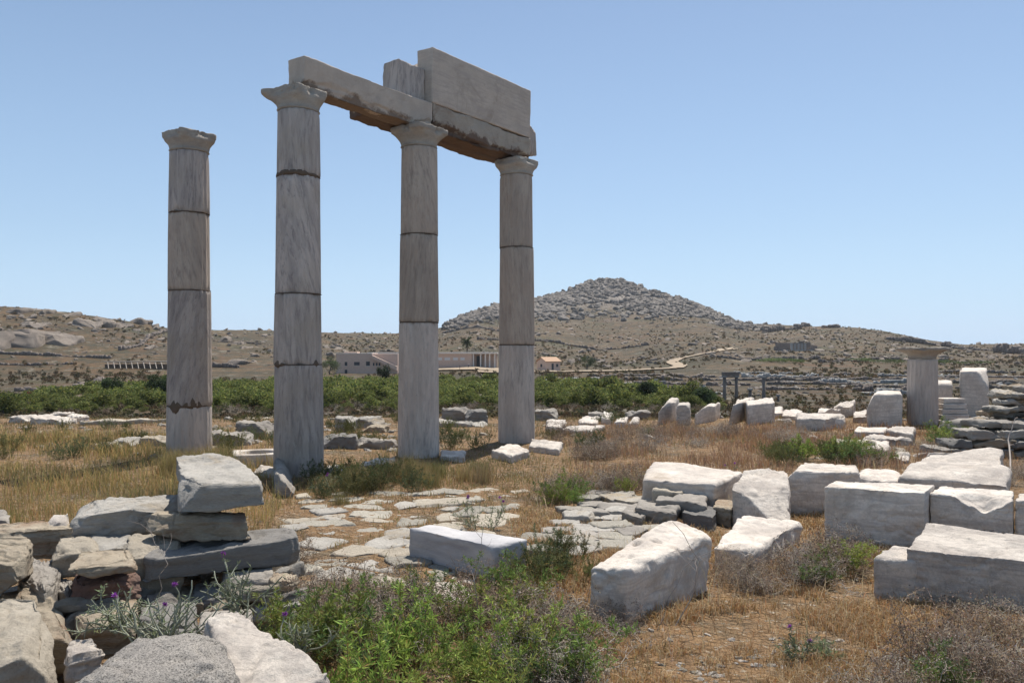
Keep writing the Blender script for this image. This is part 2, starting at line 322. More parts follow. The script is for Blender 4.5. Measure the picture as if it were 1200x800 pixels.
def stone_verts(c8, r=.03, n=22, amp=.012, seed=1, cuts=(), strata=0, chip=.5, dents=(), lump=0):
    """c8: bottom FL FR BR BL, top FL FR BR BL"""
    c8 = np.asarray(c8, float)
    L = [(np.linalg.norm(c8[1]-c8[0])+np.linalg.norm(c8[5]-c8[4])+np.linalg.norm(c8[2]-c8[3]))/3,
         (np.linalg.norm(c8[3]-c8[0])+np.linalg.norm(c8[7]-c8[4])+np.linalg.norm(c8[2]-c8[1]))/3,
         np.mean([np.linalg.norm(c8[k+4]-c8[k]) for k in range(4)])]
    L = np.array(L); mx = L.max(); ns = [int(max(4, round(n*(l/mx)**.7))) for l in L]
    p, f = lattice(*ns); p = p.copy()
    # denser rings next to the edges
    p = np.sign(p)*(1-(1-np.abs(p))**1.25)
    h = L/2; q = p*h; off = seed*3.7
    rr = r*(1+chip*1.6*np.clip(fbm((q+off)*(2.2/max(.3, mx))*3, seed, 3)+.1, -.45, 1.2)); rr = np.minimum(rr, h.min()*.85)[:, None]
    inner = np.clip(q, -(h-rr), h-rr); d = q-inner; ln = np.linalg.norm(d, axis=1, keepdims=True)
    nrm = d/np.maximum(ln, 1e-9); q = inner+nrm*np.where(ln > 0, rr, 0)
    for (nx_, ny_, nz_, dd) in cuts:
        nv_ = np.array([nx_, ny_, nz_], float); nv_ /= np.linalg.norm(nv_)
        qq = q/h; t = qq@nv_-dd; t = np.clip(t, 0, None)[:, None]; q = (qq-t*nv_)*h
    for (u, v_, rad, dep) in dents:
        dd = np.hypot(q[:, 0]-u*h[0], q[:, 1]-v_*h[1])/rad; m = (q[:, 2] > 0)*np.exp(-dd**4); q[:, 2] -= m*dep
    s1 = fbm((q+off)*(1.6/mx)*2, seed+5, 4); s2 = fbm((q+off)*9, seed+9, 4, .6)
    pit = np.clip(fbm((q+off)*16, seed+71, 3, .6)-.22, 0, 1); disp = amp*(1.4*s1*max(mx, .3)+.7*s2*min(1, mx*1.5)-1.6*pit*min(1, mx*1.5))
    if lump: disp = disp+lump*fbm((q+off)*(2.0/mx), seed+31, 2)*mx
    crk = np.clip(.06-np.abs(fbm((q+off)*(2.6/mx)*[1, 1, 1.6], seed+51, 3)), 0, 1)/.06; disp = disp-crk*min(.02, amp*.6)
    q = q+nrm*disp[:, None]
    if strata:
        zz = np.stack([q[:, 0]*1.2+off, q[:, 1]*1.2, q[:, 2]*26], 1)
        sd_ = vn(zz, seed+40)*.6+vn(zz*[1.5, 1.5, 2.3], seed+41)*.4
        q[:, :2] += nrm[:, :2]*(sd_*strata)[:, None]
        # top face: broken thin sheets
        tp = np.stack([q[:, 0]*3+off, q[:, 1]*3, 0*q[:, 2]], 1); q[:, 2] += (nrm[:, 2] > .5)*np.round(vn(tp, seed+42)*2.4+.5*vn(tp*3, seed+43))*strata*.45
    t = (q/h+1)/2; u, v_, w_ = t[:, 0:1], t[:, 1:2], t[:, 2:3]
    bot = (1-u)*(1-v_)*c8[0]+u*(1-v_)*c8[1]+u*v_*c8[2]+(1-u)*v_*c8[3]
    top = (1-u)*(1-v_)*c8[4]+u*(1-v_)*c8[5]+u*v_*c8[6]+(1-u)*v_*c8[7]
    return bot*(1-w_)+top*w_, f
QUADS = []
def stone(label, quad, yb, zb=0.0, mat='white', name='marble_block', cat='stone block', group=None, dz=(0, 0, 0, 0), ref=0, base=1.0, sink=.06, **kw):
    """quad: photo pixels of the top face FL FR BR BL; yb: photo row of the bottom edge under corner ref, standing at height zb"""
    D = (EYE-zb)*F/(yb-HOR); zt = EYE-(quad[ref][1]-HOR)*D/F
    top = [P(q[0], q[1], zt+dz[i]) for i, q in enumerate(quad)]
    c = np.mean(top, 0); bot = []; QUADS.append(np.array(top)[:, :2])
    for t in top:
        b = c+(t-c)*base; bot.append([b[0], b[1], zb-sink])
    c8 = np.array(bot+top); o = np.array([c[0], c[1], zb-sink])
    v, f = stone_verts(c8-o, **kw)
    ob = mesh(name, v, f, M[mat], True, loc=o)
    return tag(ob, label, cat, group)
def box8(x0, x1, y0, y1, z0, z1):
    return np.array([[x0, y0, z0], [x1, y0, z0], [x1, y1, z0], [x0, y1, z0], [x0, y0, z1], [x1, y0, z1], [x1, y1, z1], [x0, y1, z1]], float)

# ------------------------------------------------------------------ the four standing columns
A = np.array([.60, .80]); Nn = np.array([.80, -.60])      # colonnade axis, and its side facing the viewer
c2 = np.array([-2.79, 10.4]); c3 = np.array([-1.425, 12.2]); c4 = np.array([.08, 14.2]); c1 = np.array([-5.04, 12.44])
ANG = math.atan2(A[1], A[0])
def drum_mesh(r0, r1, z0, z1, seed, lean=(0, 0), flat=0):
    n, m = 96, max(6, int((z1-z0)/.05)); th = np.linspace(0, 2*math.pi, n, endpoint=False)
    rings = []; zs = [z0+.0]+list(np.linspace(z0+.012, z1-.012, m))+[z1]
    for k, z in enumerate(zs):
        t = (z-z0)/(z1-z0); r = r0+(r1-r0)*t
        flu = .006*np.cos(th*20)                       # worn, nearly flat fluting
        p = np.stack([np.cos(th)*3+seed*5.1, np.sin(th)*3, np.full(n, z*1.3)], 1)
        rad = r*(1+.012*fbm(p, seed, 4))+flu
        p2 = np.stack([np.cos(th)*4+seed*2.1, np.sin(th)*4, np.full(n, z*5)], 1)
        e = min(z-z0, z1-z); ch = np.clip(fbm(p2, seed+7, 3)-.12, 0, 1)*.09*math.exp(-e/.035)
        rad = rad-ch-(.008 if e < .006 else 0)
        dzc = 0
        rings.append(np.stack([rad*np.cos(th), rad*np.sin(th), np.full(n, z)], 1))
    V = np.concatenate(rings); K = len(zs); V = np.concatenate([V, [[0, 0, z0], [0, 0, z1]]])
    f = []
    for k in range(K-1):
        for i in range(n):
            j = (i+1) % n; f.append((k*n+i, k*n+j, (k+1)*n+j, (k+1)*n+i))
    for i in range(n):
        j = (i+1) % n; f.append((j, i, K*n)); f.append(((K-1)*n+i, (K-1)*n+j, K*n+1))
    return V, f
def mortar_mesh(r, z, seed, thick, patch=0, blobs=()):
    n = 120; th = np.linspace(0, 2*math.pi, n, endpoint=False)
    p = np.stack([np.cos(th)*2.2+seed, np.sin(th)*2.2, np.zeros(n)], 1)
    up = thick/2+patch*np.clip(fbm(p, seed, 3)+.15, 0, 1); dn = thick/2+patch*np.clip(fbm(p*1.4+9, seed+2, 3)+.1, 0, 1)
    for (a, wd, u, d) in blobs:
        g = np.exp(-((np.angle(np.exp(1j*(th-a))))/wd)**2); g = g*(1+.05*vn(p*2.5, seed+5)); up = up+u*g; dn = dn+d*g
    rows = []
    for t, rr in ((0, r-.05), (0, r+.001), (.3, r+.008), (.7, r+.008), (1, r+.001), (1, r-.05)):
        zz = z-dn+(up+dn)*t; rad = rr+.003*vn(p*6, seed+3); rows.append(np.stack([rad*np.cos(th), rad*np.sin(th), zz], 1))
    V = np.concatenate(rows); f = []
    for k in range(5):
        for i in range(n):
            j = (i+1) % n; f.append((k*n+i, k*n+j, (k+1)*n+j, (k+1)*n+i))
    return V, f
def capital_mesh(r, z0, z1, half, seed, ang, breaks=()):
    n = 96; th = np.linspace(0, 2*math.pi, n, endpoint=False); hgt = z1-z0
    prof = [(0, .97, 0), (.05, 1.05, 0), (.10, 1.0, 0), (.22, 1.03, 0), (.34, 1.08, .05), (.46, 1.20, .15), (.56, 1.34, .32), (.66, 1.50, .58), (.72, 1.62, .8), (.76, 1.78, .95), (.80, 1.82, 1), (.88, 1.83, 1), (.95, 1.83, 1), (.99, 1.80, 1), (1.0, 1.74, 1)]
    rows = []
    for (t, k, sq) in prof:
        cs, sn = np.cos(th-ang), np.sin(th-ang); sqr = 1/np.maximum(np.abs(cs), np.abs(sn)); sqr = np.minimum(sqr, 1.30)
        base = r*k if sq == 0 else r*k*(1-sq)+half*sq*(k/1.82)
        rad = base*(1+(sqr-1)*sq)
        q = np.stack([np.cos(th)*1.6+seed*3, np.sin(th)*1.6, np.full(n, t*1.2)], 1)
        rad = rad*(1+.025*fbm(q*4, seed, 4, .65))-sq*half*.42*np.clip(fbm(q*1.8, seed+3, 4, .6)-.08, 0, 1)
        for (a, wd, d) in breaks: rad = rad+sq*d*np.exp(-(np.angle(np.exp(1j*(th-a)))/wd)**4)
        zz = z0+t*hgt+(.07*hgt*fbm(q*3.5, seed+4, 4, .6) if t > .5 else 0)*np.ones(n)
        if t == 1.0: zz = np.minimum(zz, z1+.01)
        rows.append(np.stack([rad*np.cos(th), rad*np.sin(th), zz], 1))
    V = np.concatenate(rows+[[[0, 0, z0]], [[0, 0, z1]]]); K = len(prof); f = []
    for k in range(K-1):
        for i in range(n):
            j = (i+1) % n; f.append((k*n+i, k*n+j, (k+1)*n+j, (k+1)*n+i))
    for i in range(n):
        j = (i+1) % n; f.append((j, i, K*n)); f.append(((K-1)*n+i, (K-1)*n+j, K*n+1))
    return V, f
def column(c, rb, rt, zj, zcap, ztop, mats, label, seed, thick, half, caps=(), patches={}, zbase=-.12, capmat='capital'):
    g = empty('marble_column', (c[0], c[1], 0)); tag(g, label, 'column', 'standing marble columns of the colonnade')
    zs = [zbase]+list(zj)+[zcap]
    for k in range(len(zs)-1):
        f0, f1 = (zs[k]-zbase)/(zcap-zbase), (zs[k+1]-zbase)/(zcap-zbase)
        g0 = 0 if k == 0 else thick[k-1]/2; g1_ = 0 if k == len(zs)-2 else thick[k]/2
        V, f = drum_mesh(rb+(rt-rb)*f0+(.004 if k % 2 else -.002), rb+(rt-rb)*f1, zs[k]+g0, zs[k+1]-g1_, seed*10+k)
        d = mesh('drum', V, f, M[mats[k]], parent=g, loc=(.006*((k*7+seed) % 3-1), 0, 0)); d.rotation_euler.z = k*1.3
        if k: 
            rj = rb+(rt-rb)*f0
            V, f = mortar_mesh(rj, zs[k], seed*3+k, thick[k-1], *(patches.get(k, (0, ()))))
            mesh('mortar_joint', V, f, M['mortar'], parent=g)
    V, f = capital_mesh(rt, zcap+.004, ztop, half, seed, ANG, caps)
    mesh('capital', V, f, M[capmat], parent=g)
    return g
def zat(py, D): return EYE+(HOR-py)*D/F
VA = -math.pi/2   # direction of the viewer
column(c1, .335, .285, [zat(475, 12.44), zat(341, 12.44), zat(251, 12.44)], zat(180, 12.44), zat(157, 12.44), ['colpale', 'colgrey', 'colbeige', 'colgrey'],
       'marble column standing alone without a beam, mortar patch low on its shaft', 1, [.009, .009, .009], .31, patches={1: (.0, ((VA-.30, .24, .10, .11), (VA+.55, .34, .14, .03))), 2: (.02, ()), 3: (.02, ())})
column(c2, .318, .262, [zat(427, 10.4), zat(345, 10.4), zat(208, 10.4)], zat(133, 10.4), 5.0, ['colgrey', 'colgrey', 'colgrey', 'colgrey'],
       'thickest nearest marble column, carrying the left end of the thin beam', 2, [.006, .008, .022], .28, caps=((math.pi*1.02, .26, .11),), patches={1: (.0, ((VA-.75, .3, .05, .03), (VA+1.1, .12, .06, .03))), 3: (.03, ((VA, .7, .03, .0),))})
column(c3, .318, .268, [zat(378, 12.2), zat(276, 12.2)], zat(175, 12.2), 5.0, ['colpale', 'colbeige', 'colbeige'],
       'marble column under the joint where both beams meet', 3, [.014, .006], .34)
column(c4, .325, .285, [zat(404, 14.2), zat(291, 14.2)], zat(207, 14.2), 5.0, ['colpale', 'colbeige', 'colbeige'],
       'farthest marble column, under the right end of the heavy stacked beam', 4, [.012, .008], .30, zbase=zat(524, 14.2))

# beams of the entablature: local frame, x along the colonnade from column c2
def on_axis(s, t): return c2+A*s+Nn*t
L23 = np.linalg.norm(c3-c2); L24 = np.linalg.norm(c4-c2)
def beam(name, label, s0, s1, t0, t1, z0, z1, mat, cat='beam', erode=0, **kw):
    seed_ = kw.get('seed', 1)*3.3
    o = on_axis((s0+s1)/2, 0); hl = (s1-s0)/2
    c8 = box8(-hl, hl, -t1, -t0, 0, z1-z0)     # local -y faces the viewer
    v, f = stone_verts(c8, **kw)
    if erode:     # crumbled ledges along the lower front edge
        hh = z1-z0; q_ = np.stack([v[:, 0]*2.2+seed_, v[:, 0]*0, v[:, 2]*9], 1); lim = hh*(.30+.35*fbm(np.stack([v[:, 0]*1.6+seed_, 0*v[:, 0], 0*v[:, 0]], 1), 3, 4, .6))
        k_ = (v[:, 1] < -t1+.03) & (v[:, 2] < lim); dp = erode*np.clip(.55+fbm(q_, 9, 4, .65)*1.1, 0, 1.3)*np.clip((lim-v[:, 2])/.02, 0, 1); v[:, 1] += np.where(k_, dp, 0)
        k2 = (v[:, 2] < .03); v[:, 2] += np.where(k2, erode*.8*np.clip(fbm(np.stack([v[:, 0]*2.5, v[:, 1]*6, 0*v[:, 0]], 1), 12, 4)+.15, 0, 1), 0)
    ob = mesh(name, v, f, M[mat], True, loc=(o[0], o[1], z0)); ob.rotation_euler.z = ANG
    return tag(ob, label, cat)
sJ = L23+.17
beam('architrave_beam', 'thin plain beam bridging the two nearest columns', -.03, sJ-.012, -.16, .15, 5.004, 5.42, 'beam', erode=.05, r=.014, n=110, amp=.008, seed=3, chip=1.2, strata=0)
beam('architrave_beam', 'cracked stained lower beam under the big upper block', sJ+.012, L24+.24, -.2, .14, 5.006, 5.425, 'beamold', erode=.09, r=.02, n=110, amp=.012, seed=5, chip=1.6)
beam('frieze_block', 'big smooth block topping the two farthest columns', sJ-.01, L24+.25, -.17, .145, 5.434, 6.29, 'beamclean', 'stone block', r=.012, n=60, amp=.005, seed=8, chip=1.0)
beam('grey_marble_block', 'short grey marble block sitting on the thin beam beside the big upper block', sJ-.60, sJ-.02, -.34, .0, 5.43, 5.97, 'colgrey', 'stone block', r=.02, n=26, amp=.01, seed=11, chip=1)
beam('marble_fragment', 'broken stone lying behind the top of the big upper block', sJ-.30, sJ+.9, -.46, -.18, 5.44, 6.22, 'beamold', 'stone block', r=.06, n=26, amp=.03, seed=12, cuts=((-1, 0, 1, .75),))
beam('marble_fragment', 'rounded grey block poking out past the far right end of the beams', L24-.2, L24+.92, -.48, -.175, 5.25, 5.92, 'colgrey', 'stone block', r=.07, n=26, amp=.015, seed=13, cuts=((1, 0, 1, .95), (.8, .2, -1, 1.1)))
beam('backing_beam', 'weathered rear beam running behind the stained lower beam', sJ+.05, L24+.15, -.47, -.21, 5.01, 5.42, 'beamold', r=.03, n=40, amp=.02, seed=14, chip=1.5)
beam('backing_beam', 'short rear beam carrying the grey marble block', sJ-1.15, sJ+.0, -.47, -.17, 5.01, 5.42, 'beamold', r=.03, n=40, amp=.02, seed=15, chip=1.5)

# ------------------------------------------------------------------ marble blocks, right half of the photo
W = dict(r=.014, n=70, amp=.014, chip=.9)
stone('broad marble block with a notched left end, at the right edge', [(1062, 643), (1250, 662), (1250, 632), (1086, 613)], 704, .0, 'white2', ref=0, seed=21, strata=.006, **W)
stone('broken lower step at the left foot of the broad notched block', [(1023, 652), (1074, 657), (1086, 644), (1046, 637)], 700, .0, 'white2', 'marble_fragment', seed=22, r=.025, n=24, amp=.015)
stone('marble block in the front row with flat bright top, left of the scooped one', [(966, 570), (1083, 577), (1095, 568), (978, 563)], 636, 0, 'white', seed=23, **W)
stone('marble block in the front row with a scooped hollow in its top edge', [(1090, 578), (1188, 586), (1188, 575), (1100, 569)], 640, 0, 'white', seed=24, dents=((.1, -.8, .12, .07), (.5, -1, .1, .06)), **W)
stone('marble block cut by the right edge, last in the front row', [(1190, 586), (1290, 594), (1290, 580), (1194, 577)], 650, 0, 'white', seed=25, **W)
stone('large slab tilted towards the viewer behind the front row, pitted lit face', [(1056, 558), (1184, 569), (1173, 528), (1084, 526)], 600, 0, 'white2', 'tilted_slab', seed=26, dz=(0, -.02, .04, .04), r=.03, n=44, amp=.03, strata=.012)
stone('thin marble slab lying between the tilted slab and the front row', [(1066, 566), (1160, 570), (1160, 562), (1070, 559)], 580, 0, 'white2', 'marble_slab', seed=27, r=.02, n=30, amp=.02)
stone('small rounded marble lump left of the tilted slab', [(1004, 559), (1056, 565), (1056, 551), (1012, 548)], 590, 0, 'white', seed=28, r=.06, n=30, amp=.03, lump=.04)
stone('wide marble block with sloping left side behind the low slab', [(908, 551), (1008, 553), (1004, 544), (926, 542)], 603, 0, 'white', seed=29, cuts=((-1, 0, .5, .92),), r=.03, n=40, amp=.02)
stone('wedge shaped marble block with diagonal broken edge, left of the wide block', [(856, 571), (926, 601), (924, 551), (872, 549)], 615, 0, 'white2', seed=30, dz=(.0, -.12, .06, .05), ref=0, r=.03, n=40, amp=.03, cuts=((.8, -1, .8, .95),))
stone('low marble slab with blunt nose in front of the wedge shaped block', [(834, 641), (880, 647), (938, 611), (872, 600)], 672, 0, 'white', 'marble_slab', seed=31, ref=1, r=.03, n=40, amp=.03, lump=.03, dz=(0, 0, .02, .05))
stone('long flat topped marble block above the dark stone steps, cracked across its top', [(752, 560), (838, 567), (883, 546), (764, 538)], 603, 0, 'white', seed=32, ref=1, cuts=((.4, 1, .5, 1.1),), r=.04, n=44, amp=.02)
stone('big foreground marble block with two holes worn in its top', [(685, 662), (735, 668), (833, 626), (786, 605)], 738, 0, 'white', seed=33, ref=1, dz=(0, -.0, .02, .03), r=.045, n=72, amp=.02, lump=.015, chip=.8, dents=((-.55, -.1, .028, .06), (.0, .1, .035, .06)), base=.98)
stone('blue grey banded marble block, cleanly cut, in the middle of the pale paving', [(479, 618), (579, 640), (619, 631), (503, 614)], 683, 0, 'bluemarble', seed=34, ref=1, r=.015, n=50, amp=.007, chip=1.4)
stone('thin white marble slab flat on the ground under the blue grey block', [(505, 702), (548, 706), (558, 678), (494, 671)], 709, 0, 'white', 'marble_slab', seed=35, ref=1, r=.012, n=26, amp=.012)
# blocks standing in the middle distance
m = dict(n=26, chip=.7, name='marble_block')
stone('upright marble slab, leftmost of the blocks before the grove', [(771, 474), (792, 470), (796, 467), (779, 466)], 498, 0, 'white2', seed=41, r=.05, amp=.03, cuts=((-.8, 0, 1, .85),), **m)
stone('small marble stump right of the leftmost upright slab', [(793, 474), (808, 474), (809, 471), (796, 471)], 498, 0, 'white2', seed=42, r=.05, amp=.03, **m)
stone('marble block leaning left with a sloped top', [(814, 479), (838, 475), (844, 472), (822, 474)], 498, 0, 'white', seed=43, r=.04, amp=.03, cuts=((-.7, 0, 1, .9),), **m)
stone('marble block hidden half behind the squarest block', [(853, 474), (876, 470), (884, 466), (862, 467)], 499, 0, 'white', seed=44, r=.05, amp=.03, cuts=((-1, 0, .3, .75),), **m)
stone('squarest marble block of the middle distance group', [(876, 474), (908, 471), (905, 465), (874, 470)], 500, 0, 'white', seed=45, r=.04, amp=.02, **m)
stone('low flat marble piece just right of the squarest block', [(905, 483), (917, 483), (917, 477), (907, 477)], 488, 0, 'white', seed=46, r=.03, amp=.02, **m)
for i, (q, yb, lb) in enumerate([
    ([(914, 486), (936, 487), (940, 481), (920, 481)], 492, 'small flat white marble piece between squarest block and the lumpy group'),
    ([(933, 490), (966, 490), (990, 486), (940, 483)], 505, 'long lumpy marble piece at the front of the broken group'),
    ([(958, 482), (975, 480), (985, 479), (962, 477)], 495, 'middle lump of the broken marble group'),
    ([(976, 477), (1000, 474), (1002, 470), (980, 474)], 492, 'highest pointed rock of the broken marble group'),
    ([(965, 490), (990, 489), (990, 486), (968, 486)], 503, 'right end lump of the broken marble group'),
    ([(997, 487), (1016, 487), (1016, 479), (1002, 480)], 496, 'marble piece leaning against the tall squared block'),
    ([(1000, 504), (1036, 506), (1040, 500), (1005, 499)], 514, 'low white slab in front of the tall squared block'),
    ([(1038, 503), (1070, 508), (1072, 500), (1045, 499)], 514, 'low white slab at the foot of the short column'),
    ([(970, 523), (1040, 526), (1042, 516), (1002, 515)], 530, 'wide flat white slab among weeds behind the marble row'),
    ([(1046, 536), (1066, 538), (1066, 530), (1050, 530)], 541, 'small white stone among weeds left of the tilted slab'),
    ([(720, 494), (733, 494), (737, 487), (724, 488)], 500, 'small pale stone near the dry grass, left of the leftmost upright slab'),
    ([(655, 503), (690, 505), (709, 498), (672, 497)], 509, 'flat bright slab behind the farthest column, right side'),
    ([(680, 495), (700, 495), (702, 489), (682, 488)], 499, 'bright lump just behind the flat bright slab'),
    ([(639, 499), (660, 500), (663, 491), (642, 491)], 505, 'grey white lump left of the flat bright slab'),
    ([(705, 489), (717, 490), (718, 482), (707, 481)], 496, 'grey upright stone beyond the flat bright slab'),
    ([(736, 496), (748, 494), (749, 488), (744, 488)], 500, 'pointed pale stone left of the upright slab'),
    ([(575, 527), (600, 533), (622, 527), (598, 519)], 536, 'white base slab under the farthest column'),
    ([(620, 522), (655, 526), (660, 518), (622, 513)], 529, 'white slab jutting right from the farthest column'),
    ([(515, 533), (543, 535), (546, 528), (517, 527)], 539, 'white slab between the two farthest columns'),
    ([(376, 551), (404, 554), (410, 546), (384, 544)], 557, 'white slab right of the thickest column'),
    ([(420, 545), (464, 541), (462, 534), (424, 540)], 549, 'pale slab left of the column under the beam joint'),
    ([(296, 552), (328, 555), (330, 545), (304, 544)], 559, 'white slab left of the thickest column foot'),
]):
    stone(lb, q, yb, 0, ['white', 'white2'][i % 2], 'marble_fragment', 'stone block', seed=50+i, r=.035, n=18, amp=.04, lump=.05 if i < 6 else .02)
# tall squared blocks and the short column, right
stone('tall squared marble block with broken top left corner, left of the short column', [(1016, 463), (1057, 462), (1055, 457), (1022, 457)], 502, 0, 'white', seed=81, r=.05, n=34, amp=.015, cuts=((-1, 0, .5, .98),))
stone('pale squared block peeping out right of the short column', [(1096, 449), (1116, 450), (1116, 446), (1098, 445)], 490, 0, 'white', seed=82, r=.05, n=20, amp=.02)
stone('tall marble block standing on the rubble wall with a bright chamfered corner', [(1125, 435), (1158, 435), (1156, 431), (1128, 431)], 489, .0, 'white', seed=83, r=.018, n=28, amp=.008, chip=.2, cuts=((.9, -.6, 1.0, 1.25),))
sc_ = P(1081, 497); 
g = empty('short_column', (sc_[0], sc_[1], 0)); tag(g, 'short stump of column with a wide flat ochre capital, right background', 'column')
V, f = drum_mesh(.315, .30, -.1, zat(421, sc_[1]), 77); mesh('drum', V, f, M['colpale'], parent=g)
V, f = capital_mesh(.27, zat(420.5, sc_[1]), zat(407, sc_[1]), .41, 78, .1); mesh('capital', V, f, M['capital'], parent=g)
g = empty('marble_steps', P(1114, 497)); tag(g, 'carved stepped marble piece beside the short column', 'steps')
for k in range(5):
    z0 = k*.115; v, f = stone_verts(box8(-.34+.04*k, .30, -.25+.05*k, .3, z0-.05 if k == 0 else z0+.002, z0+.113), r=.012, n=18, amp=.006, seed=90+k)
    mesh('step', v, f, M['white'], parent=g)

# square marble well head with a round opening
def well():
    c = P(295, 547); c[1] += .25; n = 64; th = np.linspace(0, 2*math.pi, n, endpoint=False)
    cs, sn = np.cos(th), np.sin(th); sq = np.minimum(1/np.maximum(np.abs(cs), np.abs(sn)), 1.38)*.335
    nz = 1+.02*fbm(np.stack([cs*2, sn*2, 0*cs], 1), 5, 3)
    rows = []
    for rad, z in ((sq*1.0, -.05), (sq*1.0, .165), (sq*.98, .18), (.27+0*sq, .182), (.25+0*sq, .17), (.24+0*sq, -.05)):
        rr = rad*nz; rows.append(np.stack([rr*cs, rr*sn, np.full(n, z)], 1))
    V = np.concatenate(rows); f = []
    for k in range(5):
        for i in range(n):
            j = (i+1) % n; f.append((k*n+i, k*n+j, (k+1)*n+j, (k+1)*n+i))
    o = mesh('well_head', V, f, M['white'], loc=(c[0], c[1], 0)); o.rotation_euler.z = .35
    tag(o, 'square white marble well head with a round hole, between the two left columns', 'well head')
well()

# ------------------------------------------------------------------ left foreground: tumbled dry stone wall
G = dict(name='wall_stone', cat='stone')
def ws(label, q, yb, zb, mat, seed, **kw):
    d = dict(r=.010, n=56, amp=.02, chip=1.0, strata=.02); d.update(kw)
    rr_ = random.Random(seed); d['cuts'] = tuple(d.get('cuts', ()))+tuple((rr_.choice((-1, 1))*rr_.uniform(.5, 1), -rr_.uniform(.3, 1), rr_.uniform(-.1, .9), rr_.uniform(1.15, 1.35)) for _ in range(3))+((rr_.uniform(-.5, .5), -rr_.uniform(.2, .6), 1, 1.12),)
    return stone(label, q, yb, zb, mat, seed=seed, **G, **d)
ws('chunky pale grey stone perched highest on the tumbled wall', [(210, 569), (313, 560), (264, 534), (208, 534)], 603, .59, 'greystone', 101, sink=.0, n=56, strata=.014)
ws('tan flat stone wedged under the perched grey stone', [(172, 609), (292, 606), (286, 597), (182, 600)], 632, .42, 'tan', 102, sink=.02, cuts=((-1, -.4, -.8, 1.05),))
ws('long pale topped stone lying along the back of the tumbled wall', [(82, 601), (214, 592), (212, 576), (92, 586)], 634, .36, 'greystone', 103, sink=.04, n=56, strata=.016, cuts=((-1, 0, .7, 1.1),))
ws('long brown layered stone at the left edge behind the wall', [(-30, 624), (84, 618), (80, 608), (-30, 613)], 646, .33, 'tan', 104, sink=.08, strata=.02)
ws('long dark blue slate block, right end of the wall', [(163, 654), (351, 630), (338, 617), (188, 632)], 686, .22, 'darkslate', 105, sink=.0, n=60, strata=.010, amp=.02, ref=0)
ws('tan stone with slanted end left of the dark slate block', [(76, 668), (160, 656), (152, 641), (94, 645)], 683, .34, 'tan', 106, sink=.0, cuts=((-1, -.5, -.4, .95), (1, 0, .7, 1.1)))
ws('reddish brown stone under the slanted tan stone', [(84, 684), (164, 674), (160, 664), (90, 668)], 720, .12, 'red', 107, sink=.05)
ws('smooth grey boulder leaning left in the wall gap', [(18, 672), (58, 690), (74, 662), (34, 650)], 706, .14, 'slate', 108, r=.06, strata=.004)
ws('narrow upright grey stone in the wall gap', [(58, 684), (80, 692), (86, 678), (66, 673)], 730, .05, 'slate', 109, r=.04, strata=.006, ref=1)
ws('small brown stone beside the narrow upright one', [(44, 700), (60, 706), (68, 692), (50, 688)], 725, .05, 'tan', 110, r=.04)
ws('tan angular stone at the left edge, standing highest there', [(-40, 652), (26, 655), (37, 633), (-40, 632)], 692, .30, 'tan', 111, sink=.02, cuts=((1, -.4, -.9, 1.0),))
ws('big bleached stone with cracked front filling the lower left corner', [(-60, 778), (72, 754), (42, 700), (-50, 696)], 860, .0, 'palestone', 112, ref=1, n=56, strata=.018, cuts=((1, -.6, .9, 1.15),))
ws('pinkish stone behind the big bleached corner stone', [(40, 742), (92, 742), (66, 694), (20, 688)], 775, .1, 'tan', 113, ref=1, cuts=((1, -.2, .8, .9),))
ws('small flat white stone in front of the plant', [(74, 775), (122, 762), (108, 750), (80, 752)], 790, .2, 'white2', 114, n=24)
ws('flat stone on top of the wall between the tan and brown stones', [(60, 646), (120, 642), (104, 626), (70, 628)], 660, .33, 'palestone', 115, n=28, sink=.1)
ws('pale broken stone behind the brown layered stone', [(52, 612), (82, 614), (80, 602), (62, 602)], 630, .36, 'white2', 116, n=20)
ws('grey flat stone under the right end of the dark slate', [(262, 682), (322, 678), (318, 664), (262, 668)], 694, .13, 'slate', 117, n=28)
ws('brown rounded stone at the right corner under the slate', [(312, 682), (352, 676), (345, 664), (318, 667)], 700, .12, 'tan', 118, r=.05, n=28)
ws('lower dark stone at the foot of the wall under the slate', [(225, 700), (305, 695), (300, 680), (230, 684)], 722, .0, 'darkslate', 119, n=28)
ws('broad pale grey stone at the right foot of the wall', [(296, 712), (352, 708), (358, 692), (300, 694)], 745, -.02, 'greystone', 120, n=30)
ws('dark stone filling the wall behind the thorny plant', [(165, 705), (240, 700), (240, 684), (170, 686)], 728, .0, 'tan', 121, n=24)
ws('rounded speckled granite boulder at the bottom edge', [(30, 822), (300, 792), (262, 722), (150, 738)], 960, .0, 'granite', 122, ref=1, r=.16, n=70, amp=.02, strata=0, lump=.06, chip=.3)
ws('white marble slab sloping away beside the granite boulder', [(285, 830), (390, 785), (276, 712), (240, 724)], 900, .0, 'white2', 123, ref=1, r=.02, n=50, strata=0, dz=(.0, .0, .02, .02), amp=.02)
ws('grey stone at far left behind the layered brown stone', [(-20, 608), (14, 608), (10, 596), (-20, 594)], 622, .2, 'slate', 124, n=18, r=.04)
ws('striped dark rock leaning at the foot of the thickest column', [(322, 558), (345, 570), (343, 544), (322, 531)], 582, 0, 'slate', 125, n=26, strata=.03, r=.05, dz=(0, -.1, -.1, .06), cuts=((1, 0, 1, .7),))
ws('dark reddish stone low in the wall behind the thorny plant', [(88, 728), (160, 724), (160, 700), (95, 704)], 768, .0, 'tan', 126, n=28)
ws('dark grey stone low in the wall behind the thorny plant', [(160, 735), (232, 730), (228, 706), (165, 710)], 768, .0, 'darkslate', 127, n=28)
ws('broad grey stone low in the wall under the slate, right of centre', [(230, 742), (300, 738), (296, 712), (235, 716)], 772, .0, 'slate', 128, n=28)
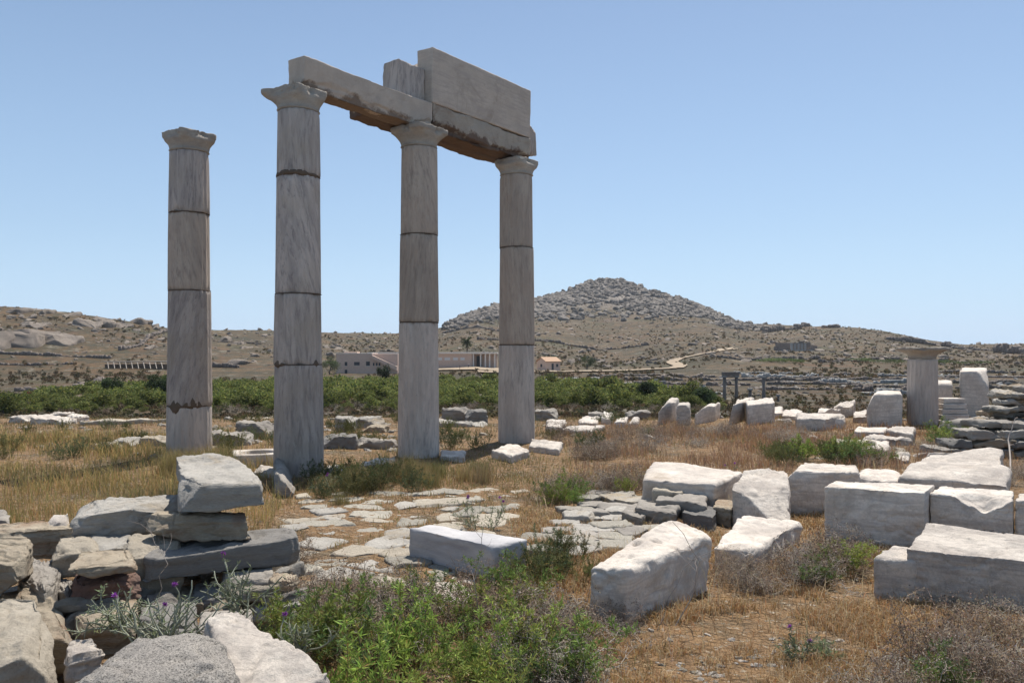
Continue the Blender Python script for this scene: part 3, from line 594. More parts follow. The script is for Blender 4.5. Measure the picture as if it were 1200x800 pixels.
ws('flat pale stone filling the wall top between slate and long pale stone', [(150, 650), (215, 640), (206, 622), (150, 630)], 668, .30, 'palestone', 129, n=28, sink=.2)
ws('flat grey stone filling the wall top left of the dark slate', [(100, 652), (160, 640), (150, 622), (104, 630)], 668, .29, 'greystone', 130, n=28, sink=.2)
# dark stone steps under the long marble block
for i, (q, yb, mt, lb) in enumerate([
    ([(744, 594), (790, 600), (798, 588), (750, 584)], 612, 'slate', 'grey flat stone at the left of the dark steps'),
    ([(770, 584), (826, 590), (830, 574), (778, 570)], 606, 'slate', 'broad dark step stone under the long marble block'),
    ([(766, 576), (800, 578), (800, 566), (770, 566)], 600, 'palestone', 'small pale step stone at the top of the dark steps'),
    ([(800, 600), (836, 606), (840, 596), (806, 590)], 616, 'darkslate', 'low dark stone at the right of the dark steps'),
    ([(835, 594), (856, 598), (862, 586), (840, 584)], 612, 'tan', 'brown stone beside the wedge shaped marble block'),
    ([(728, 600), (752, 606), (760, 596), (738, 592)], 613, 'slate', 'small grey stone before the dark steps')]):
    stone(lb, q, yb, 0, mt, 'step_stone', 'stone', seed=140+i, r=.01, n=24, amp=.03, strata=.014)
# rubble wall at the right edge
rw = random.Random(5)
spec = []
for (zb, y0, x0, x1, hh, D0) in ((0, 0, 1092, 1220, .13, 12.2), (.13, 0, 1108, 1220, .13, 12.3), (.26, 0, 1128, 1220, .14, 12.4), (.40, 0, 1140, 1220, .10, 12.6)):
    x = x0
    while x < x1:
        wpx = rw.uniform(22, 52); spec.append((x, x+wpx-1.5, zb, hh, D0+rw.uniform(-.1, .1))); x += wpx
for i, (x0, x1, zb, hh, D) in enumerate(spec):
    a0, a1 = (x0-600)/F*D, (x1-600)/F*D; v, f = stone_verts(box8(-(a1-a0)/2, (a1-a0)/2, -.25, .35, 0, hh-.005), r=.025, n=18, amp=.04, seed=150+i, strata=.02, cuts=((rw.choice((-1, 1)), -.3, rw.uniform(.2, .9), .95),))
    o = mesh('wall_stone', v, f, M[rw.choice(['slate', 'darkslate', 'greystone', 'tan'])], loc=((a0+a1)/2, D, zb)); o.rotation_euler.z = rw.uniform(-.08, .08)
    tag(o, 'flat layered stone laid in the low ruined wall at the right edge', 'stone', 'stones of the low wall at the right edge')
for i in range(26):
    px = rw.uniform(1160, 1215); lay = rw.randint(0, 5); D = rw.uniform(13.6, 14.4); wd = rw.uniform(.16, .32); zb = .35+lay*.11
    if px < 1160+lay*6: px += lay*6
    v, f = stone_verts(box8(-wd, wd, -.18, .2, 0, .10), r=.025, n=14, amp=.06, seed=190+i, strata=.02, cuts=((1, -.3, rw.uniform(-.5, .9), .9),))
    o = mesh('wall_stone', v, f, M[rw.choice(['slate', 'tan', 'tan', 'greystone'])], loc=((px-600)/F*D, D, zb)); o.rotation_euler.z = rw.uniform(-.3, .3)
    tag(o, 'brown flat stone stacked in the tall ragged heap at the right edge', 'stone', 'stones of the tall ragged heap at the right edge')
o = mesh('wall_stone', *stone_verts(box8(-.9, 1.6, -.2, .6, -.05, .36), r=.05, n=24, amp=.04, seed=222), M['slate'], loc=((1185-600)/F*14, 14.1, 0)); tag(o, 'long grey footing stone under the tall ragged heap', 'stone')
# ------------------------------------------------------------------ paving and rubble
rp = random.Random(11)
def inquads(x, y, grow=0.0):
    m = np.zeros(len(x), bool)
    for q in QUADS:
        c = q.mean(0); qq = c+(q-c)*(1+grow/np.maximum(.2, np.linalg.norm(q-c, axis=1, keepdims=True)))
        bb = (x > qq[:, 0].min()) & (x < qq[:, 0].max()) & (y > qq[:, 1].min()) & (y < qq[:, 1].max())
        if not bb.any(): continue
        ins = np.zeros(len(x), bool); j = 3
        for i in range(4):
            xi, yi = qq[i]; xj, yj = qq[j]
            ins ^= ((yi > y) != (yj > y)) & (x < (xj-xi)*(y-yi)/(yj-yi+1e-12)+xi); j = i
        m |= ins & bb
    return m
def flat_stone(x, y, wx, wy, rz, th, mat, name, label, group, seed, strata=.006):
    a = [rp.uniform(.75, 1) for _ in range(8)]
    c = np.array([[-a[0], -a[1]], [a[2], -a[3]], [a[4], a[5]], [-a[6], a[7]]])*[wx/2, wy/2]
    c8 = np.concatenate([np.c_[c, np.full(4, -.06)], np.c_[c, np.full(4, th)]])
    v, f = stone_verts(c8, r=.022, n=14, amp=.022, seed=seed, strata=strata, cuts=((rp.uniform(-1, 1), rp.uniform(-1, 1), .1, .85), (rp.uniform(-1, 1), rp.uniform(-1, 1), 0, .8)))
    z = h1(x, y); o = mesh(name, v, f, M[mat], loc=(x, y, z)); o.rotation_euler.z = rz
    R2 = np.array([[math.cos(rz), -math.sin(rz)], [math.sin(rz), math.cos(rz)]]); QUADS.append((c*.85)@R2.T+[x, y])
    return tag(o, label, 'paving stone', group)
# crazy paving of grey stones, centre right
placed = []
def scatter_quad(quad, n, rmin, tries=60):
    """poisson-like points in a ground quadrilateral given by photo pixels"""
    g_ = [P(*q)[:2] for q in quad]; out = []
    for _ in range(n*tries):
        u, v = rp.random(), rp.random(); p = (1-u)*(1-v)*g_[0]+u*(1-v)*g_[1]+u*v*g_[2]+(1-u)*v*g_[3]
        if all(np.hypot(*(p-o)) > rmin for o in out+placed) and not inquads(p[:1], p[1:2], .05)[0]: out.append(p)
        if len(out) >= n: break
    placed.extend(out); return out
for i, p in enumerate(scatter_quad([(612, 654), (700, 654), (835, 596), (690, 578)], 60, .235)):
    s = rp.uniform(.24, .40); flat_stone(p[0], p[1], s*1.25, s, rp.uniform(-.5, .5), rp.uniform(.02, .07), rp.choice(['pavestone', 'slate', 'pavestone', 'greystone', 'greystone']), 'paving_stone', 'grey irregular stone set in the crazy paving left of the big foreground block', 'grey crazy paving stones', 300+i)
for i, p in enumerate(scatter_quad([(335, 705), (500, 705), (610, 575), (350, 580)], 95, .29)):
    s = rp.uniform(.22, .48); flat_stone(p[0], p[1], s*rp.uniform(.9, 1.6), s*rp.uniform(.7, 1.1), rp.uniform(-1.5, 1.5), rp.uniform(-.005, .025), rp.choice(['palestone', 'pavestone', 'greystone']), 'paving_stone', 'pale worn flat stone half buried in the dry grass of the courtyard', 'pale courtyard paving stones', 400+i, .004)
# pale flat edges of low walls beyond the columns
for (px0, px1, py, lb) in ((90, 200, 497, 'long pale kerb of flat stones crossing behind the lone left column'), (245, 325, 478, 'pale flat kerb between the two left columns far edge'), (190, 245, 492, 'pale low kerb ending at the lone left column'), (380, 440, 481, 'grey kerb of stones right of the thickest column, by the grove')):
    a, b = P(px0, py), P(px1, py-3); c = (a+b)/2; ln = abs(b[0]-a[0])
    v, f = stone_verts(box8(-ln/2, ln/2, -.15, .15, -.1, .09), r=.02, n=50, amp=.02, seed=int(px0), strata=.02)
    o = mesh('stone_kerb', v, f, M['palestone'], loc=(c[0], c[1], h1(c[0], c[1]))); o.rotation_euler.z = math.atan2(b[1]-a[1], b[0]-a[0]); tag(o, lb, 'kerb')
for i, (px, py, wpx, hpx, mt, lb) in enumerate([
    (62, 496, 44, 9, 'white', 'widest bright marble slab at the left edge of the grove'), (28, 494, 26, 8, 'white2', 'bright marble slab left of the widest one at the left edge'), (88, 493, 22, 8, 'white', 'bright marble lump right of the widest slab'), (70, 488, 26, 5, 'white2', 'small bright marble slab behind the widest one'),
    (270, 521, 52, 17, 'slate', 'dark rock heap between the two left columns, behind the well head'), (405, 506, 22, 20, 'greystone', 'squared grey block nearest of the group right of the thickest column'), (428, 500, 40, 12, 'greystone', 'flat grey slab lying on the small pile right of the thickest column'), (440, 506, 30, 8, 'tan', 'thin slab on the right of the small pile'),
    (398, 526, 40, 20, 'darkslate', 'dark shadowy rock right of the foot of the thickest column'), (440, 524, 50, 10, 'slate', 'low dark ledge left of the third column'), (535, 494, 34, 18, 'slate', 'dark jagged rock between third and farthest column'), (558, 496, 26, 18, 'darkslate', 'dark rock right of the jagged one beside the farthest column'), (640, 492, 26, 14, 'slate', 'dark rock just right of the farthest column'),
    (540, 499, 60, 5, 'greystone', 'thin pale ledge in front of the dark jagged rocks'), (185, 520, 36, 8, 'palestone', 'flat stone in front of the lone column to its left'), (125, 525, 30, 7, 'palestone', 'flat stone at the back of the golden meadow'), (150, 522, 26, 10, 'greystone', 'grey lump at the back of the golden meadow'), (700, 492, 20, 10, 'slate', 'small dark rock behind the flat bright slab'), (835, 488, 20, 8, 'slate', 'dark rock between two standing marble blocks'), (748, 488, 26, 8, 'slate', 'dark low rock behind the pointed pale stone'),
    (300, 512, 40, 20, 'slate', 'grey sloped rock left of the thickest column'), (1010, 527, 60, 10, 'palestone', 'pale rough ledge among the weeds right'), (1040, 520, 50, 9, 'white2', 'pale ledge under the short column')]):
    p = P(px, py); sx = wpx*p[1]/F; sz = hpx*p[1]/F*.85
    v, f = stone_verts(box8(-sx/2, sx/2, -.18, .22, -.08, sz), r=.04, n=22, amp=.06, seed=500+i, strata=.02, cuts=((rp.choice((-1, 1)), -.3, .8, .9),))
    o = mesh('rock', v, f, M[mt], loc=p); o.rotation_euler.z = rp.uniform(-.2, .2); tag(o, lb, 'rock')
# loose rubble
rub = []
for k in range(10):
    v, f = stone_verts(box8(-.5, .5, -.38, .38, -.3, .32), r=.16, n=9, amp=.06, seed=600+k, lump=.12, strata=.02 if k % 2 else 0, cuts=((rp.uniform(-1, 1), rp.uniform(-1, 1), .7, .7), (rp.uniform(-1, 1), rp.uniform(-1, 1), .3, .75), (rp.uniform(-1, 1), rp.uniform(-1, 1), 1.2, .8)))
    rub.append((v, f))
rubm = {}
def rubble(x, y, s, mat, name, label, group, cat='stone', z=None, sq=None):
    k = rp.randrange(10); key = (k, mat)
    if key not in rubm:
        o = mesh(name, rub[k][0], rub[k][1], M[mat]); rubm[key] = o
    else:
        o = rubm[key].copy(); COL.objects.link(o)
    o.name = name
    o.location = (x, y, h1(x, y) if z is None else z); sq = sq or (rp.uniform(.8, 1.4), 1, rp.uniform(.5, 1.0))
    o.scale = (s*sq[0], s*sq[1], s*sq[2]); o.rotation_euler = (rp.uniform(-.15, .15), rp.uniform(-.15, .15), rp.uniform(0, 6.28))
    return tag(o, label, cat, group)
nr = 0
zones = [((0, 483), (330, 540), 60, .12), ((380, 482), (470, 530), 60, .11), ((500, 482), (760, 520), 50, .12), ((910, 486), (1080, 540), 45, .14), ((240, 488), (330, 525), 24, .13)]
for (a, b, n, s) in zones:
    for _ in range(n):
        px, py = rp.uniform(a[0], b[0]), a[1]+(b[1]-a[1])*rp.random()**1.6
        p = seat(px, py)
        if inquads(p[:1], p[1:2], .1)[0]: continue
        rubble(p[0], p[1], s*rp.uniform(.5, 2.0), rp.choice(['palestone', 'greystone', 'slate', 'white2', 'tan', 'palestone']), 'rubble_stone', 'small broken stone lying loose in the rubble beyond the columns', 'loose rubble stones beyond the columns')
# stones packed into the left wall so that it is solid
for i in range(70):
    px, py = rp.uniform(-10, 330), rp.uniform(650, 750); p = P(px, py, .15); z = rp.uniform(-.05, .22)
    if py > 720 and px > 90: continue
    rubble(p[0], p[1]+.25, rp.uniform(.12, .26), rp.choice(['tan', 'slate', 'palestone', 'greystone']), 'packing_stone', 'small packing stone wedged between the big stones of the tumbled wall', 'packing stones of the tumbled wall', z=z)
for i in range(240):   # grit by the foreground blocks
    px, py = rp.uniform(640, 1180), rp.uniform(640, 800)
    if i > 80: cx_, cy_ = rp.choice([(905, 772), (950, 762), (1075, 730), (725, 745), (820, 790), (1040, 765)]); px, py = rp.gauss(cx_, 22), rp.gauss(cy_, 7)
    p = P(px, py)
    if inquads(p[:1], p[1:2], .02)[0]: continue
    rubble(p[0], p[1], rp.uniform(.012, .045), rp.choice(['white', 'palestone', 'white2']), 'pebble', 'pale chip of stone in the orange dry grass of the right foreground', 'pale stone chips in the right foreground')

# ------------------------------------------------------------------ plants
def tubes(paths, sides=4):
    """paths: list of (points (k,3), radii (k,), colour)"""
    V = []; Fc = []; C = []; b = 0
    for pts, rad, c in paths:
        pts = np.asarray(pts); k = len(pts); d = np.gradient(pts, axis=0); d /= np.maximum(np.linalg.norm(d, axis=1, keepdims=True), 1e-9)
        up = np.where(np.abs(d[:, 2:3]) > .9, [[1, 0, 0]], [[0, 0, 1.]]); a = np.cross(d, up); a /= np.maximum(np.linalg.norm(a, axis=1, keepdims=True), 1e-9); e = np.cross(d, a)
        for i in range(sides):
            t = 2*math.pi*i/sides; V.append(pts+(a*math.cos(t)+e*math.sin(t))*np.asarray(rad)[:, None])
        # vertex order: side-major
        for i in range(sides):
            j = (i+1) % sides
            for q in range(k-1): Fc.append((b+i*k+q, b+j*k+q, b+j*k+q+1, b+i*k+q+1))
        C.append(np.tile(c, (k*sides, 1))); b += k*sides
    return np.concatenate(V), np.array(Fc), np.concatenate(C)
def leaves(pos, dirs, ln, wd, cols, rng, droop=.0):
    """diamond leaves, folded a little: pos, dirs (N,3)"""
    n = len(pos); d = dirs/np.linalg.norm(dirs, axis=1, keepdims=True); r = rng.normal(size=(n, 3)); s = np.cross(d, r); s /= np.linalg.norm(s, axis=1, keepdims=True)
    ln = np.broadcast_to(ln, n)[:, None]; wd = np.broadcast_to(wd, n)[:, None]
    tip = pos+d*ln; tip[:, 2] -= droop*ln[:, 0]; m = pos+d*ln*.5
    V = np.stack([pos, m+s*wd/2, tip, m-s*wd/2], 1).reshape(-1, 3); Fc = np.arange(4*n).reshape(n, 4)
    return V, Fc, np.repeat(cols, 4, axis=0)
def cjit(rng, c, n, j=.25, warm=None, pw=0):
    c = np.tile(c, (n, 1))*(1+j*rng.uniform(-1, 1, (n, 1))); c = c*(1+.12*rng.uniform(-1, 1, (n, 3)))
    if warm is not None: k = rng.random(n) < pw; c[k] = np.array(warm)*(1+j*rng.uniform(-1, 1, (k.sum(), 1)))
    return np.clip(c, 0, 1)
def curve(p0, d, L, k, rng, wob=.15, grav=0):
    pts = [np.array(p0, float)]; d = np.array(d, float); d /= np.linalg.norm(d)
    for i in range(k):
        d = d+rng.normal(size=3)*wob; d[2] -= grav; d /= np.linalg.norm(d); pts.append(pts[-1]+d*L/k)
    return np.array(pts)
def green_bush(seed, h=.40, spread=.30, green=(.16, .27, .05), nst=15, lf=.042):
    rng = np.random.default_rng(seed); st = []; lp = []; ld = []; fl = []; tops = []
    for i in range(nst):
        a = rng.uniform(0, 6.28); o = rng.uniform(0, .5)*spread; lean = rng.uniform(.1, .8)
        c = curve((o*math.cos(a), o*math.sin(a), -.02), (math.cos(a)*lean, math.sin(a)*lean, 1), h*rng.uniform(.5, 1.15), 6, rng, .14); c[0] = (0, 0, -.05)
        st.append((c, np.linspace(.0035, .0012, 7), (.20, .17, .08)))
        br = [c]
        for b in range(rng.integers(2, 5)):
            q = rng.integers(2, 6); cc = curve(c[q], rng.normal(size=3)*.6+[0, 0, 1], h*.3, 4, rng, .15); st.append((cc, np.linspace(.002, .0008, 5), (.22, .2, .09))); br.append(cc)
        for cc in br:
            nl = int(44*rng.uniform(.5, 1)); t = rng.random(nl)**.42*(len(cc)-1.001); ii = t.astype(int); f = (t-ii)[:, None]
            p = cc[ii]*(1-f)+cc[ii+1]*f; d = rng.normal(size=(nl, 3))*.8+[0, 0, .55]; lp.append(p); ld.append(d); tops.append(cc[-1])
    lp = np.concatenate(lp); ld = np.concatenate(ld); n = len(lp)
    L = leaves(lp, ld, lf*rng.uniform(.6, 1.3, n), lf*.17*rng.uniform(.8, 1.3, n), cjit(rng, green, n, .35, (.30, .22, .08), .10), rng)
    return tubes(st, 3), L, np.array(tops)
def dry_bush(seed, h=.28, spread=.34, col=(.27, .215, .165), n0=34):
    rng = np.random.default_rng(seed); st = []; ends = []
    for i in range(n0):
        a = rng.uniform(0, 6.28); lean = rng.uniform(.1, 1.5)
        c = curve((.3*spread*rng.normal(), .3*spread*rng.normal(), -.02), (math.cos(a)*lean, math.sin(a)*lean, 1), h*rng.uniform(.7, 1.15), 5, rng, .3); c[0] = (0, 0, -.05); cl = np.array(col)*rng.uniform(.6, 1.3)
        st.append((c, np.linspace(.003, .001, 6), cl)); ends.append(c[-1])
        for b in range(7):
            q = rng.integers(2, 6); cc = curve(c[q], rng.normal(size=3)+[0, 0, .5], h*.32, 3, rng, .4); st.append((cc, np.linspace(.0018, .0006, 4), cl)); ends.append(cc[-1])
            for b2 in range(2):
                c3_ = curve(cc[rng.integers(1, 4)], rng.normal(size=3), h*.15, 2, rng, .4); st.append((c3_, np.linspace(.0012, .0005, 3), cl)); ends.append(c3_[-1])
    ends = np.array(ends); k = rng.integers(0, len(ends), 1500); p = ends[k]+rng.normal(size=(1500, 3))*.009
    L = leaves(p, rng.normal(size=(1500, 3)), .011*rng.uniform(.6, 1.5, 1500), .007*rng.uniform(.6, 1.5, 1500), cjit(rng, np.array(col)*1.05, 1500, .45, (.12, .09, .075), .3), rng)
    return tubes(st, 3), L
def tuft(seed, h=.3, n=260, col=(.42, .31, .15), spread=.07, lean=.5):
    rng = np.random.default_rng(seed)
    return blades(rng, rng.normal(size=n)*spread, rng.normal(size=n)*spread, np.zeros(n)-.01, h*rng.uniform(.4, 1.1, n), .0035, cjit(rng, col, n, .35), lean)
def blades(rng, x, y, z, h, w_, cols, lean=.5):
    n = len(x); a = rng.uniform(0, 6.28, n); b = rng.uniform(0, 6.28, n); k = lean*rng.random(n)
    w_ = np.broadcast_to(w_, n); dx, dy = np.cos(b)*w_/2, np.sin(b)*w_/2; lx, ly = np.cos(a)*k*h, np.sin(a)*k*h
    v = np.empty((n, 5, 3)); v[:, 0] = np.c_[x-dx, y-dy, z]; v[:, 1] = np.c_[x+dx, y+dy, z]
    v[:, 2] = np.c_[x+dx*.8+lx*.3, y+dy*.8+ly*.3, z+h*.6]; v[:, 3] = np.c_[x-dx*.8+lx*.3, y-dy*.8+ly*.3, z+h*.6]; v[:, 4] = np.c_[x+lx, y+ly, z+h*(1-.25*k)]
    i = np.arange(n)[:, None]*5
    f = np.concatenate([i+[[0, 1, 2]], i+[[0, 2, 3]], i+[[3, 2, 4]]]); return v.reshape(-1, 3), f, np.repeat(cols, 5, axis=0)
def plant_obj(name, parts, label, cat, group, loc, sc=1, rz=0):
    g = empty(name, loc, rz); g.scale = (sc, sc, sc)
    for pn, (V, f, C), m in parts: kid(g, mesh(pn, V, f, M[m], smooth=False, col=C))
    return tag(g, label, cat, group)
protos = {}
def place(kind, maker, x, y, sc, label, group, cat='shrub', z=None):
    k = protos.setdefault(kind, [[], 0]); nvar = 4
    loc = (x, y, (h1(x, y) if z is None else z))
    if len(k[0]) < nvar: g = maker(len(k[0])); k[0].append(g)
    else: g = dup(k[0][k[1] % nvar]); k[1] += 1
    g.location = loc; g.rotation_euler.z = rp.uniform(0, 6.28); g.scale = (sc*rp.uniform(.9, 1.1), sc, sc*rp.uniform(.85, 1.15))
    return tag(g, label, cat, group)
def mk_green(i):
    a, b, t = green_bush(700+i, green=[(.28, .38, .08), (.22, .32, .08), (.33, .39, .09), (.18, .26, .09)][i]); return plant_obj('leafy_shrub', [('stems', a, 'twig'), ('leaves', b, 'leaf')], '', 'shrub', None, (0, 0, 0))
def mk_olive(i):
    a, b, t = green_bush(720+i, h=.30, green=[(.12, .15, .06), (.15, .17, .06), (.10, .14, .07), (.17, .17, .07)][i], lf=.024, nst=24); return plant_obj('olive_green_shrub', [('stems', a, 'twig'), ('leaves', b, 'leaf')], '', 'shrub', None, (0, 0, 0))
def mk_dry(i):
    a, b = dry_bush(740+i, n0=[26, 18, 28, 20][i], col=[(.38, .29, .21), (.46, .39, .31), (.30, .22, .16), (.42, .36, .30)][i]); return plant_obj('dry_shrub', [('twigs', a, 'twig'), ('seed_heads', b, 'leaf')], '', 'shrub', None, (0, 0, 0))
def mk_tuft(i):
    return plant_obj('grass_tuft', [('blades', tuft(760+i, h=.34, n=320, col=[(.30, .25, .10), (.40, .30, .14), (.24, .23, .09), (.42, .32, .17)][i], spread=.09, lean=.7), 'grass')], '', 'grass tuft', None, (0, 0, 0))
def many(kind, mk, quad_px, n, sc, label, group, cat='shrub'):
    for _ in range(n):
        for t in range(20):
            u, v = rp.random(), rp.random(); q = quad_px
            px = (1-u)*(1-v)*q[0][0]+u*(1-v)*q[1][0]+u*v*q[2][0]+(1-u)*v*q[3][0]; py = (1-u)*(1-v)*q[0][1]+u*(1-v)*q[1][1]+u*v*q[2][1]+(1-u)*v*q[3][1]
            p = P(px, py)
            if not inquads(p[:1], p[1:2], .06)[0]: break
        else: continue
        place(kind, mk, p[0], p[1], sc*rp.uniform(.75, 1.25), label, group, cat)
many('green', mk_green, [(400, 860), (690, 860), (640, 745), (360, 745)], 13, .78, 'bright green narrow leaved shrub in the clump at the bottom middle', 'bright green shrubs at the bottom middle')
many('green', mk_green, [(380, 745), (560, 745), (470, 715), (400, 715)], 4, .62, 'bright green leafy shrub at the back of the bottom middle clump', 'green shrubs at the back of the clump')
place('green', mk_green, *P(605, 705)[:2], .75, 'green shrub growing at the right end of the blue grey block', None)
place('green', mk_green, *P(600, 735)[:2], .8, 'green shrub just in front of the blue grey block, right', None)
many('dry', mk_dry, [(380, 780), (660, 790), (640, 700), (380, 690)], 19, .85, 'grey brown dead shrub among the green clump at the bottom middle', 'dead shrubs at the bottom middle')
many('dry', mk_dry, [(590, 830), (690, 830), (660, 735), (590, 735)], 11, .85, 'grey dead shrub left of the big foreground block', 'dead shrubs left of the foreground block')
many('olive', mk_olive, [(615, 705), (690, 690), (685, 650), (630, 660)], 8, .75, 'dark olive shrub between the blue grey block and the big foreground block', 'olive shrubs between the two blocks')
many('dry', mk_dry, [(1020, 850), (1210, 850), (1190, 725), (1030, 730)], 13, .8, 'grey dead shrub in front of the notched block at the right edge', 'dead shrubs in the right bottom corner')
many('green', mk_green, [(1080, 820), (1130, 820), (1120, 790), (1090, 790)], 2, .5, 'small green shrub among the dead ones in the right bottom corner', 'small green shrubs in the right bottom corner')
many('dry', mk_dry, [(935, 690), (1015, 690), (1005, 650), (945, 650)], 9, .85, 'dead brown shrub between the low slab and the notched block', 'dead shrubs between low slab and notched block')
many('green', mk_green, [(950, 685), (1000, 680), (990, 655), (960, 655)], 3, .65, 'green shrub among dead twigs between the low slab and the notched block', 'green shrubs between low slab and notched block')
many('dry', mk_dry, [(835, 690), (900, 692), (880, 672), (845, 670)], 6, .6, 'low dead shrub at the foot of the low slab with blunt nose', 'low dead shrubs before the low slab')
many('dry', mk_dry, [(700, 745), (745, 752), (745, 738), (705, 738)], 2, .55, 'pale tangled dead plant under the big foreground block', 'dead plants under the foreground block')
many('green', mk_green, [(640, 600), (740, 602), (745, 578), (660, 578)], 8, .62, 'bright green shrub left of the dark step stones', 'green shrubs left of the dark steps')
many('dry', mk_dry, [(640, 600), (760, 600), (760, 570), (650, 565)], 11, .9, 'dry shrub left of the dark step stones', 'dry shrubs left of the dark steps')
many('olive', mk_olive, [(880, 548), (1010, 548), (980, 530), (890, 530)], 14, .9, 'olive shrub behind the wide marble block', 'olive shrubs behind the marble row')
many('green', mk_green, [(930, 545), (1050, 545), (1040, 522), (930, 522)], 8, .8, 'green weedy shrub behind the marble row', 'green weeds behind the marble row')
many('dry', mk_dry, [(990, 548), (1060, 548), (1050, 530), (1000, 530)], 7, .9, 'dead shrub behind the marble row', 'dead shrubs behind the marble row')
many('green', mk_green, [(1085, 532), (1180, 532), (1175, 518), (1090, 518)], 10, .9, 'green weedy shrub at the foot of the right ruined wall', 'green shrubs along the right ruined wall')
many('dry', mk_dry, [(1085, 534), (1190, 534), (1175, 520), (1090, 520)], 7, .9, 'dead shrub at the foot of the right ruined wall', 'dead shrubs along the right ruined wall')
many('dry', mk_dry, [(1160, 575), (1210, 575), (1210, 545), (1180, 545)], 4, .8, 'dry shrub right of the tilted slab', 'dry shrubs right of the tilted slab')
many('tuft', mk_tuft, [(450, 575), (580, 575), (570, 552), (460, 552)], 14, .75, 'tall grass tuft at the foot of the beam joint column', 'grass tufts at the foot of the third column', 'grass tuft')
many('tuft', mk_tuft, [(350, 600), (450, 590), (450, 565), (360, 575)], 9, .7, 'tall grass tuft beside the foot of the thickest column', 'grass tufts at the foot of the thickest column', 'grass tuft')
many('tuft', mk_tuft, [(190, 560), (265, 560), (262, 545), (195, 545)], 14, 1.0, 'tall grass tuft at the foot of the lone column', 'grass tufts at the foot of the lone column', 'grass tuft')
many('olive', mk_olive, [(360, 585), (500, 580), (490, 560), (370, 565)], 14, .9, 'dark low shrub in the shade of the columns', 'dark shrubs in the shade of the columns')
many('olive', mk_olive, [(0, 540), (330, 530), (330, 495), (0, 500)], 24, .9, 'olive scrub at the back of the golden meadow', 'olive scrub behind the meadow')
many('olive', mk_olive, [(390, 530), (760, 530), (760, 492), (390, 492)], 22, .9, 'olive scrub in the rubble beyond the columns', 'olive scrub beyond the columns')
many('dry', mk_dry, [(640, 540), (960, 530), (930, 500), (640, 500)], 34, .9, 'brown dead shrub in the middle distance field', 'brown dead shrubs of the middle field')
many('dry', mk_dry, [(290, 735), (375, 735), (365, 690), (330, 660)], 5, .7, 'dead brown shrub right of the tumbled wall', 'dead shrubs right of the tumbled wall')
many('green', mk_green, [(330, 790), (372, 800), (365, 750), (330, 750)], 3, .6, 'green shrub beside the white slab at the bottom left', 'green shrubs beside the white slab')
def many_far(kind, mk, px0, px1, py0, py1, n, sc, label, group):
    for _ in range(n):
        p = seat(rp.uniform(px0, px1), rp.uniform(py0, py1)); place(kind, mk, p[0], p[1], sc*rp.uniform(.6, 1.3), label, group, 'shrub')
many_far('dry', mk_dry, -20, 1220, 476, 488, 130, 2.6, 'dry brown scrub on the lip of the hollow before the grove', 'dry scrub on the lip of the hollow')
many_far('olive', mk_olive, -20, 1220, 474, 488, 110, 2.2, 'dull green scrub on the lip of the hollow before the grove', 'green scrub on the lip of the hollow')
# grey thorny plant with purple flowers, left
def thorny(seed, h, spread, nst, lab, loc, nf, rs=1.0):
    rng = np.random.default_rng(seed); st = []; ends = []
    for i in range(nst):
        a = rng.uniform(0, 6.28); lean = rng.uniform(.4, 1.8)
        c = curve((.12*spread*rng.normal(), .12*spread*rng.normal(), -.02), (math.cos(a)*lean, math.sin(a)*lean*.5, 1), h*rng.uniform(.7, 1.3), 7, rng, .16, -.03)
        cl = np.array((.34, .35, .26))*rng.uniform(.6, 1.2); st.append((c, np.linspace(.0055, .0028, 8)*rs, cl)); ends.append(c[-1])
        for b in range(3):
            q = rng.integers(2, 7); cc = curve(c[q], rng.normal(size=3)*.7+(c[q]-c[q-1])*12+[0, 0, .3], h*.38, 4, rng, .2); st.append((cc, np.linspace(.0038, .0018, 5)*rs, cl)); ends.append(cc[-1])
    g = empty('thorny_plant', loc); tag(g, lab, 'wild plant')
    T = tubes(st, 5); mesh('stems', T[0], T[1], M['twig'], parent=g, col=T[2])
    allp = np.concatenate([s[0] for s in st]); k = rng.integers(0, len(allp), 420)
    Lf = leaves(allp[k], rng.normal(size=(420, 3))+[0, 0, .4], .03*rng.uniform(.5, 1.4, 420), .006, cjit(rng, (.26, .29, .16), 420), rng); mesh('leaves', Lf[0], Lf[1], M['leaf'], False, parent=g, col=Lf[2])
    ends = np.array(sorted(ends, key=lambda e: -e[2]))[:nf*2:2]
    for e in ends:
        n = 70; d = rng.normal(size=(n, 3))+[0, 0, .9]; d /= np.linalg.norm(d, axis=1, keepdims=True)
        Lf = leaves(np.tile(e, (n, 1)), d, .019*rng.uniform(.6, 1.1, n), .004, cjit(rng, (.42, .11, .50), n, .25), rng); mesh('flower_head', Lf[0], Lf[1], M['leaf'], False, parent=g, col=Lf[2])
p = PD(195, 752, 3.7); thorny(1, .22, .35, 24, 'grey green thorny plant with purple flowers in front of the tumbled wall', p, 3)
p = PD(285, 715, 3.9); thorny(2, .22, .25, 12, 'thorny plant with a purple flower, right half of the clump under the slate block', p, 1)
p = PD(140, 735, 3.8); thorny(7, .18, .2, 14, 'thorny plant leaning left over the wall stones', p, 0)
p = PD(352, 760, 3.7); thorny(3, .16, .12, 12, 'small thorny plant with one purple flower beside the white slab', p, 1)
for (px, py, hh, nf, lb) in ((557, 622, .30, 2, 'tall thin purple flowered stalks behind the blue grey block'), (575, 622, .28, 2, 'green thin stalks right behind the blue grey block'), (387, 580, .3, 2, 'purple flowered thistle right of the thickest column'), (940, 775, .15, 1, 'pale thistle with tiny lilac flowers in the orange grass'), (968, 770, .13, 1, 'second pale thistle in the orange grass, nearer the right corner'), (875, 577, .3, 2, 'thin flowered stalk left of the wedge block')):
    thorny(int(px), hh, .05, 6, lb, P(px, py), nf, .5)
